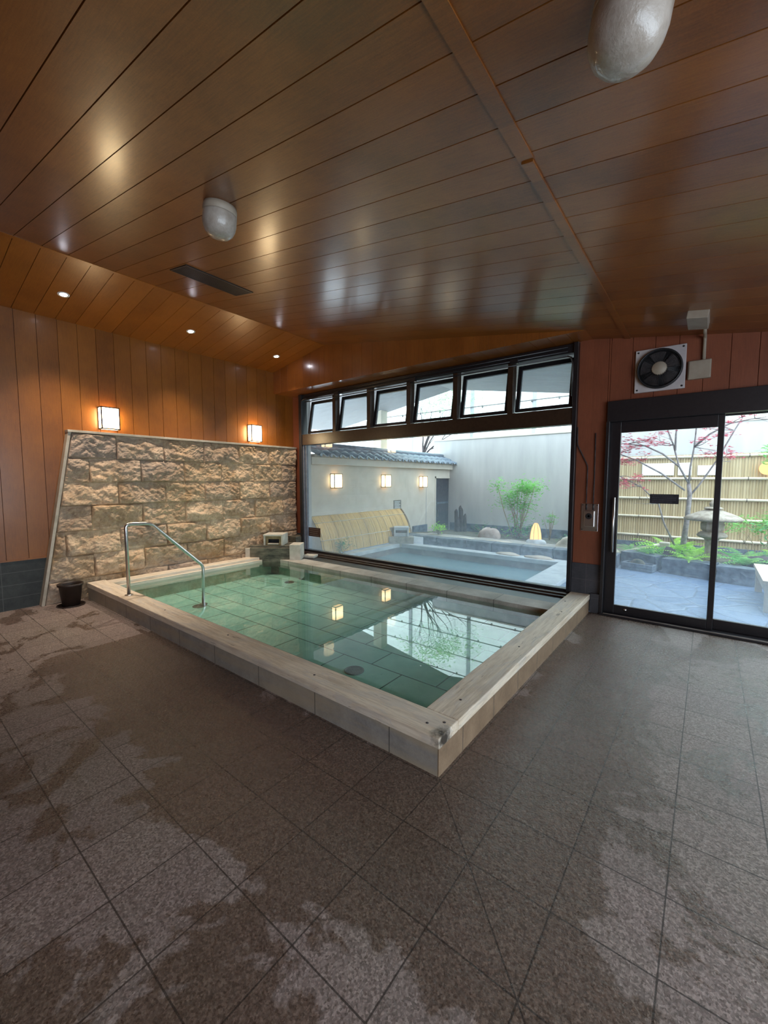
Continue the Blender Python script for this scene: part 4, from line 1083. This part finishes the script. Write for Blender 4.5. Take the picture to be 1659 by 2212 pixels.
# garden lantern
gl_ = empty('garden_lantern', (-2.88, 8.95, .12), 0, 'glowing tapered paper lantern on a stone foot in the garden bed', 'garden lantern')
MB().rock((0, 0, 0), .20, .17, .10, 4).build('stone_foot', M['pool_stone_out'], gl_)
sh_ = MB(); k_ = 8; prf = [(.115, .08), (.125, .12), (.118, .22), (.095, .34), (.055, .44), (.030, .46)]
vs = [(r * math.cos(2 * PI * i / 8), r * math.sin(2 * PI * i / 8), z) for r, z in prf for i in range(8)]
sh_.add(vs, [(a * 8 + i, a * 8 + (i + 1) % 8, a * 8 + 8 + (i + 1) % 8, a * 8 + 8 + i) for a in range(5) for i in range(8)] + [tuple(range(40, 48)), tuple(range(8))[::-1]])
sh_.build('paper_shade', M['lamp_garden'], gl_)
rb = MB()
for i in range(8): rb.tube([(r * 1.02 * math.cos(2 * PI * i / 8), r * 1.02 * math.sin(2 * PI * i / 8), z) for r, z in prf], .0045, 5)
rb.build('lantern_rib', M['cane'], gl_)

# bamboo fence behind the door view
FY = 10.80
bf = empty('bamboo_fence', (1.8, FY, 0), 0, 'tall bamboo fence of close slats with pale horizontal rails along the far wall', 'fence')
f_ = MB()
x = -2.35 - 1.8
while x < 5.6 - 1.8:
    f_.add([(x + .001, 0, .10), (x + .0225, -.012, .10), (x + .044, 0, .10), (x + .001, 0, 2.03), (x + .0225, -.012, 2.03), (x + .044, 0, 2.03)], [(0, 1, 4, 3), (1, 2, 5, 4)]); x += .045
f_.build('fence_slats', M['bamboo_x'], bf)
for z in (1.985, 1.53, 1.105, .70, .28): MB().tube([(-4.15, -.035, z), (3.8, -.035, z)], .026, 8).build('fence_rail', M['bamboo_pole'], bf)
for z in (1.985, 1.53, 1.105, .70, .28):
    for i in range(9): MB().tube([(-3.9 + i * .9, -.035, z - .035), (-3.9 + i * .9, -.07, z), (-3.9 + i * .9, -.035, z + .035)], .006, 5).build('rope_tie', M['bark_dark'], bf)
bx('stone_plinth', -4.15, 3.8, -.06, .02, -.1, .13, M['slate_out'], bf)
for i, (xa, xb, za, zb, lb) in enumerate(((-1.18, -.60, 1.60, 1.86, 'wide white board on the bamboo fence behind the maple'), (-.53, -.30, 1.60, 1.86, 'narrow white board on the bamboo fence at the maple fork'), (-.20, .14, 1.60, 1.80, 'low white board on the bamboo fence beside the door stile'))):
    o = bx('fence_board', xa, xb, FY - .04, FY - .014, za, zb, M['paper_white'], None, .004); tag(o, lb, 'board')
gl2 = empty('round_lamp', (.86, FY - .02, 1.72), 0, 'warm glowing lamp on the bamboo fence behind the maple leaves', 'lamp')
MB().lathe([(0, -.0), (.09, .01), (.12, .06), (.10, .12), (0, .16)], 20, Matrix.Rotation(R(90), 4, 'X')).build('lamp_globe', M['lamp_garden'], gl2)
bx('lamp_plate', -.05, .05, -.01, .012, -.05, .05, M['black'], gl2)

# maple
def maple():
    rng = random.Random(33); mp = empty('maple_tree', (-.33, 9.0, .12), 0, 'slender maple with bare grey forks and sparse red leaves behind the sliding door', 'tree')
    tr, lf = MB(), MB(); tips = []
    trunk = [(0, 0, -.1), (.03, 0, .35), (.06, 0, .75), (.075, 0, 1.12), (.05, 0, 1.32)]
    tr.tube(trunk, [.050, .044, .038, .034, .030], 10)
    F = Vector(trunk[-1])
    main = [[(.05, 0, 1.32), (-.10, 0, 1.62), (-.20, .02, 2.0), (-.36, .05, 2.45), (-.5, .05, 2.9)],
            [(.05, 0, 1.32), (.06, 0, 1.6), (.10, -.02, 1.95), (.12, -.05, 2.4), (.2, -.08, 2.9)],
            [(.07, 0, 1.10), (.20, .03, 1.30), (.42, .05, 1.72), (.62, .06, 2.2), (.85, .05, 2.7)],
            [(-.17, .01, 1.9), (-.17, .0, 2.2), (-.12, -.02, 2.6), (-.1, 0, 2.9)],
            [(-.10, 0, 1.62), (-.35, -.05, 1.85), (-.62, -.1, 2.0), (-.9, -.1, 2.05)],
            [(.0, 0, 1.2), (-.35, -.1, 1.5), (-.75, -.15, 1.75), (-1.1, -.2, 1.9)],
            [(.1, -.02, 1.95), (.3, -.1, 2.15), (.55, -.15, 2.3), (.85, -.2, 2.35)],
            [(-.1, 0, .2), (-.28, .02, .6), (-.38, .05, .95), (-.65, .0, 1.25), (-1.0, -.05, 1.45)],
            [(.85, .05, 2.7), (1.1, 0, 2.6), (1.35, -.05, 2.55)]]
    for b in main:
        pts = [Vector(p) for p in b]; tr.tube(pts, [.017 * (1 - .65 * i / len(pts)) for i in range(len(pts))], 7)
        for p in pts[2:]:
            for k in range(3):
                d = Vector((rng.gauss(0, 1), rng.gauss(0, .6), rng.uniform(-.15, .4))).normalized()
                grow(tr, tips, p, d, .22, .008, 1, rng, .6, .1, 3)
    for (p, d) in tips:
        if p.z < 1.2: continue
        keep = .95 if (p.x < -.25 or p.x > .3) else .6
        if rng.random() > keep: continue
        for k in range(rng.randint(14, 24)):
            q = p + Vector((rng.gauss(0, .07), rng.gauss(0, .05), rng.gauss(0, .022))); s = rng.uniform(.028, .045)
            a0 = rng.uniform(0, 2 * PI); vs = [q]; tl = Vector((rng.gauss(0, .2), rng.gauss(0, .2), 1)).normalized(); u = tl.orthogonal().normalized(); w = tl.cross(u)
            for j in range(10):
                a = a0 + 2 * PI * j / 10; r_ = s if j % 2 == 0 else s * .35; vs.append(q + (u * math.cos(a) + w * math.sin(a)) * r_)
            lf.add(vs, [(0, 1 + j, 1 + (j + 1) % 10) for j in range(10)])
    tr.build('trunk', M['bark'], mp); lf.build('leaves', M['maple'], mp)
maple()

# stone lantern
sl_ = empty('stone_lantern', (.075, 8.4, .12), 0, 'old stone garden lantern with wide hat roof behind the door stile', 'stone lantern')
MB().lathe([(.16, 0), (.15, .05), (.085, .10), (.08, .40), (.10, .44)], 20).build('lantern_shaft', M['lantern_stone'], sl_)
MB().lathe([(.10, .44), (.18, .47), (.20, .50), (.17, .54), (.13, .56)], 24).build('lantern_platform', M['lantern_stone'], sl_)
MB().lathe([(.12, .56), (.15, .60), (.155, .68), (.12, .73)], 6, sm=False).build('fire_box', M['lantern_stone'], sl_)
MB().lathe([(.10, .72), (.36, .74), (.385, .765), (.33, .81), (.22, .86), (.10, .91), (.06, .92)], 32).build('lantern_roof', M['lantern_stone'], sl_)
MB().lathe([(.05, .91), (.13, .925), (.10, .95), (.045, .96), (.06, 1.0), (.03, 1.05), (0, 1.07)], 20).build('lantern_finial', M['lantern_stone'], sl_)

# ferns of the door view
fern(-.48, 8.80, .18, .66, 22, M['fern'], 'bright green fern around the foot of the maple trunk', 51)
fern(-.16, 8.90, .18, .58, 20, M['fern'], 'bright green fern between the maple trunk and the stone lantern', 52)
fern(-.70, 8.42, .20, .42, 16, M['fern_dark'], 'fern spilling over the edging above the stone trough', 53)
fern(-.18, 8.18, .20, .44, 18, M['fern'], 'fern hanging over the edging in front of the stone lantern', 54)
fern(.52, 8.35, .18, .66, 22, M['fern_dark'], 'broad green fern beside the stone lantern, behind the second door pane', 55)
fern(.92, 8.65, .18, .70, 22, M['fern'], 'fern at the frame edge behind the second door pane', 56)
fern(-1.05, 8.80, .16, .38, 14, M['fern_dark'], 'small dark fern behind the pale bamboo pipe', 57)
def leaf_shrub(x, y, z, label, seed, mat, n=900, w=.30, size=.085):
    rng = random.Random(seed); s = empty('garden_shrub', (x, y, z), 0, label, 'shrub'); st, lf = MB(), MB(); tips = []
    for k in range(5): grow(st, tips, Vector((0, 0, -.02)), Vector((rng.gauss(0, .5), rng.gauss(0, .4), 1)).normalized(), .38, .010, 2, rng, .6, .2, 3)
    for p, d in tips: leafquads(lf, p, max(4, n // len(tips)), .07, size, rng, .3)
    st.build('stems', M['cane'], s); lf.build('foliage', mat, s); return s
leaf_shrub(.70, 9.5, .08, 'layered green shrub standing in front of the bamboo fence', 61, M['leaf'])
leaf_shrub(.95, 8.9, .12, 'blue green shrub reaching over the ferns at the frame edge', 62, M['leaf_dark'])
vine = leaf_shrub(1.05, 9.9, 1.3, 'bright green climbing foliage high on the bamboo fence', 63, M['leaf'], 500, size=.13)
MB().tube([(0, .3, -1.2), (.03, .2, -.5), (0, 0, 0)], [.02, .016, .012], 6).build('vine_stem', M['cane'], vine)
# extra rocks, trough, pipe
rockobj('boulder', (.75, 8.35, .08), .28, .2, .20, M['bark_dark'], 'dark mossy boulder half hidden by ferns behind the second door pane', 'boulder', 14)
rockobj('boulder', (-.48, 8.35, .10), .12, .10, .20, M['bark_dark'], 'small dark upright rock between the trough and the ferns', 'boulder', 15)
tg_ = empty('stone_trough', (-.86, 7.98, 0), R(-14), 'low grey stone trough with a small plant on the paving by the garden edge', 'trough')
q = MB(); q.box(-.24, .24, -.10, .10, 0, .05); q.box(-.24, .24, -.10, -.06, .05, .12); q.box(-.24, .24, .06, .10, .05, .12); q.box(-.24, -.20, -.06, .06, .05, .12); q.box(.20, .24, -.06, .06, .05, .12)
q.build('trough_body', M['slate_out'], tg_, .012); MB().rock((-.02, 0, .05), .13, .05, .10, 3).build('soil_mound', M['soil'], tg_)
bpip = empty('bamboo_pipe', (-1.15, 8.55, .20), 0, 'pale split bamboo pipe sloping down from a wooden block', 'water pipe')
MB().tube([(0, 0, 0), (.55, .25, .16)], .030, 10).build('pipe', M['bamboo_pole'], bpip); bx('pipe_block', .50, .66, .20, .33, -.12, .20, M['boulder_pale'], bpip, .02)
fallen = MB().tube([(0, 0, 0), (.12, 0, .06), (.26, 0, .14)], [.010, .012, .008], 6).build('fallen_branch', M['flag']); fallen.location = (-.10, 8.28, .16)
tag(fallen, 'short orange brown branch leaning in the ferns under the stone lantern', 'branch')

# slatted bench at the frame edge
bn = empty('wooden_bench', (.95, 6.85, 0), 0, 'pale slatted wooden bench on the blue paving at the edge of the door view', 'bench')
q = MB(); q.box(-.42, -.36, -.62, .62, .33, .37); q.box(.36, .42, -.62, .62, .33, .37)
for i in range(15): q.box(-.36, .36, -.60 + i * .083, -.60 + i * .083 + .068, .335, .368)
q.build('bench_seat', M['bench_wood'], bn, .003)
q = MB(); q.box(-.40, -.37, -.6, .6, .24, .33); q.box(.37, .40, -.6, .6, .24, .33); q.box(-.37, .37, -.6, -.57, .24, .33); q.box(-.37, .37, .57, .6, .24, .33); q.build('bench_apron', M['bench_wood'], bn)
for sx in (-1, 1):
    for sy in (-1, 1): bx('leg', sx * .36 - .035, sx * .36 + .035, sy * .56 - .035, sy * .56 + .035, 0, .33, M['bench_wood'], bn, .004)

# ---------------- canopy roof outside, continuing the gable
can = empty('canopy_roof', kind='structure')
CX0, CX1, CY1 = -9.0, -.35, 8.96
q = MB(); th = .16
for (xa, xb, f) in ((CX0, RID[0], lambda x: zl(x)), (RID[0], CX1, lambda x: zr(x))):
    q.add([(x, y, f(x) + dz) for x in (xa, xb) for y in (5.36, CY1) for dz in (0, th)], [(0, 1, 3, 2), (4, 6, 7, 5), (0, 4, 5, 1), (2, 3, 7, 6), (0, 2, 6, 4), (1, 5, 7, 3)])
q.build('soffit_boards', M['soffit'], can)
bx('canopy_post', -7.12, -6.84, 8.60, 8.86, -.1, zl(-6.98) + .05, M['cream_post'], can, .01)

# ---------------- privacy screen beyond the far wall
scn = empty('privacy_screen', (-3.5, 11.6, 0), 0, 'tall white cloth privacy screen with grey posts and dark wires above the far wall', 'screen')
raw(MB().quad((-9, .05, 2.3), (9, .05, 2.3), (9, .05, 6.6), (-9, .05, 6.6)), 'screen_cloth', M['screen'], scn)
for xx in (-7.9 + 3.5, -5.70 + 3.5, -3.85 + 3.5, -1.9 + 3.5, .1 + 3.5, 2.1 + 3.5): bx('screen_post', xx - .05, xx + .05, -.08, 0, -.1, 6.6, M['post_grey'], scn)
for k in range(6):
    z = 3.05 + .62 * k; wr = MB(); wr.tube([(-9, -.1, z), (9, -.1, z)], .016, 5)
    for i in range(-9, 5): wr.tube([(i * .72 + (k % 2) * .3, -.1, z + .02), (i * .72 + .02 + (k % 2) * .3, -.1, z - .05)], .026, 5)
    wr.build('wire', M['wire'], scn)

# tree behind the tiled wall
def back_tree():
    rng = random.Random(71); t = empty('garden_tree', (-7.3, 10.9, 0), 0, 'pale green tree with thin forked branches rising behind the tiled wall', 'tree')
    tr, lf = MB(), MB(); tips = []
    tr.tube([(0, 0, -.1), (.05, 0, 1.2), (.2, 0, 2.2)], [.10, .08, .06], 8)
    for k in range(5): grow(tr, tips, Vector((.2, 0, 2.1)), Vector((rng.uniform(-.4, 1.0), rng.uniform(-.2, .2), 1)).normalized(), .9, .035, 4, rng, .55, .25, 4)
    for p, d in tips: leafquads(lf, p, 9, .15, .10, rng)
    tr.build('branches', M['bark_dark'], t); lf.build('foliage', M['leaf_back'], t)
back_tree()
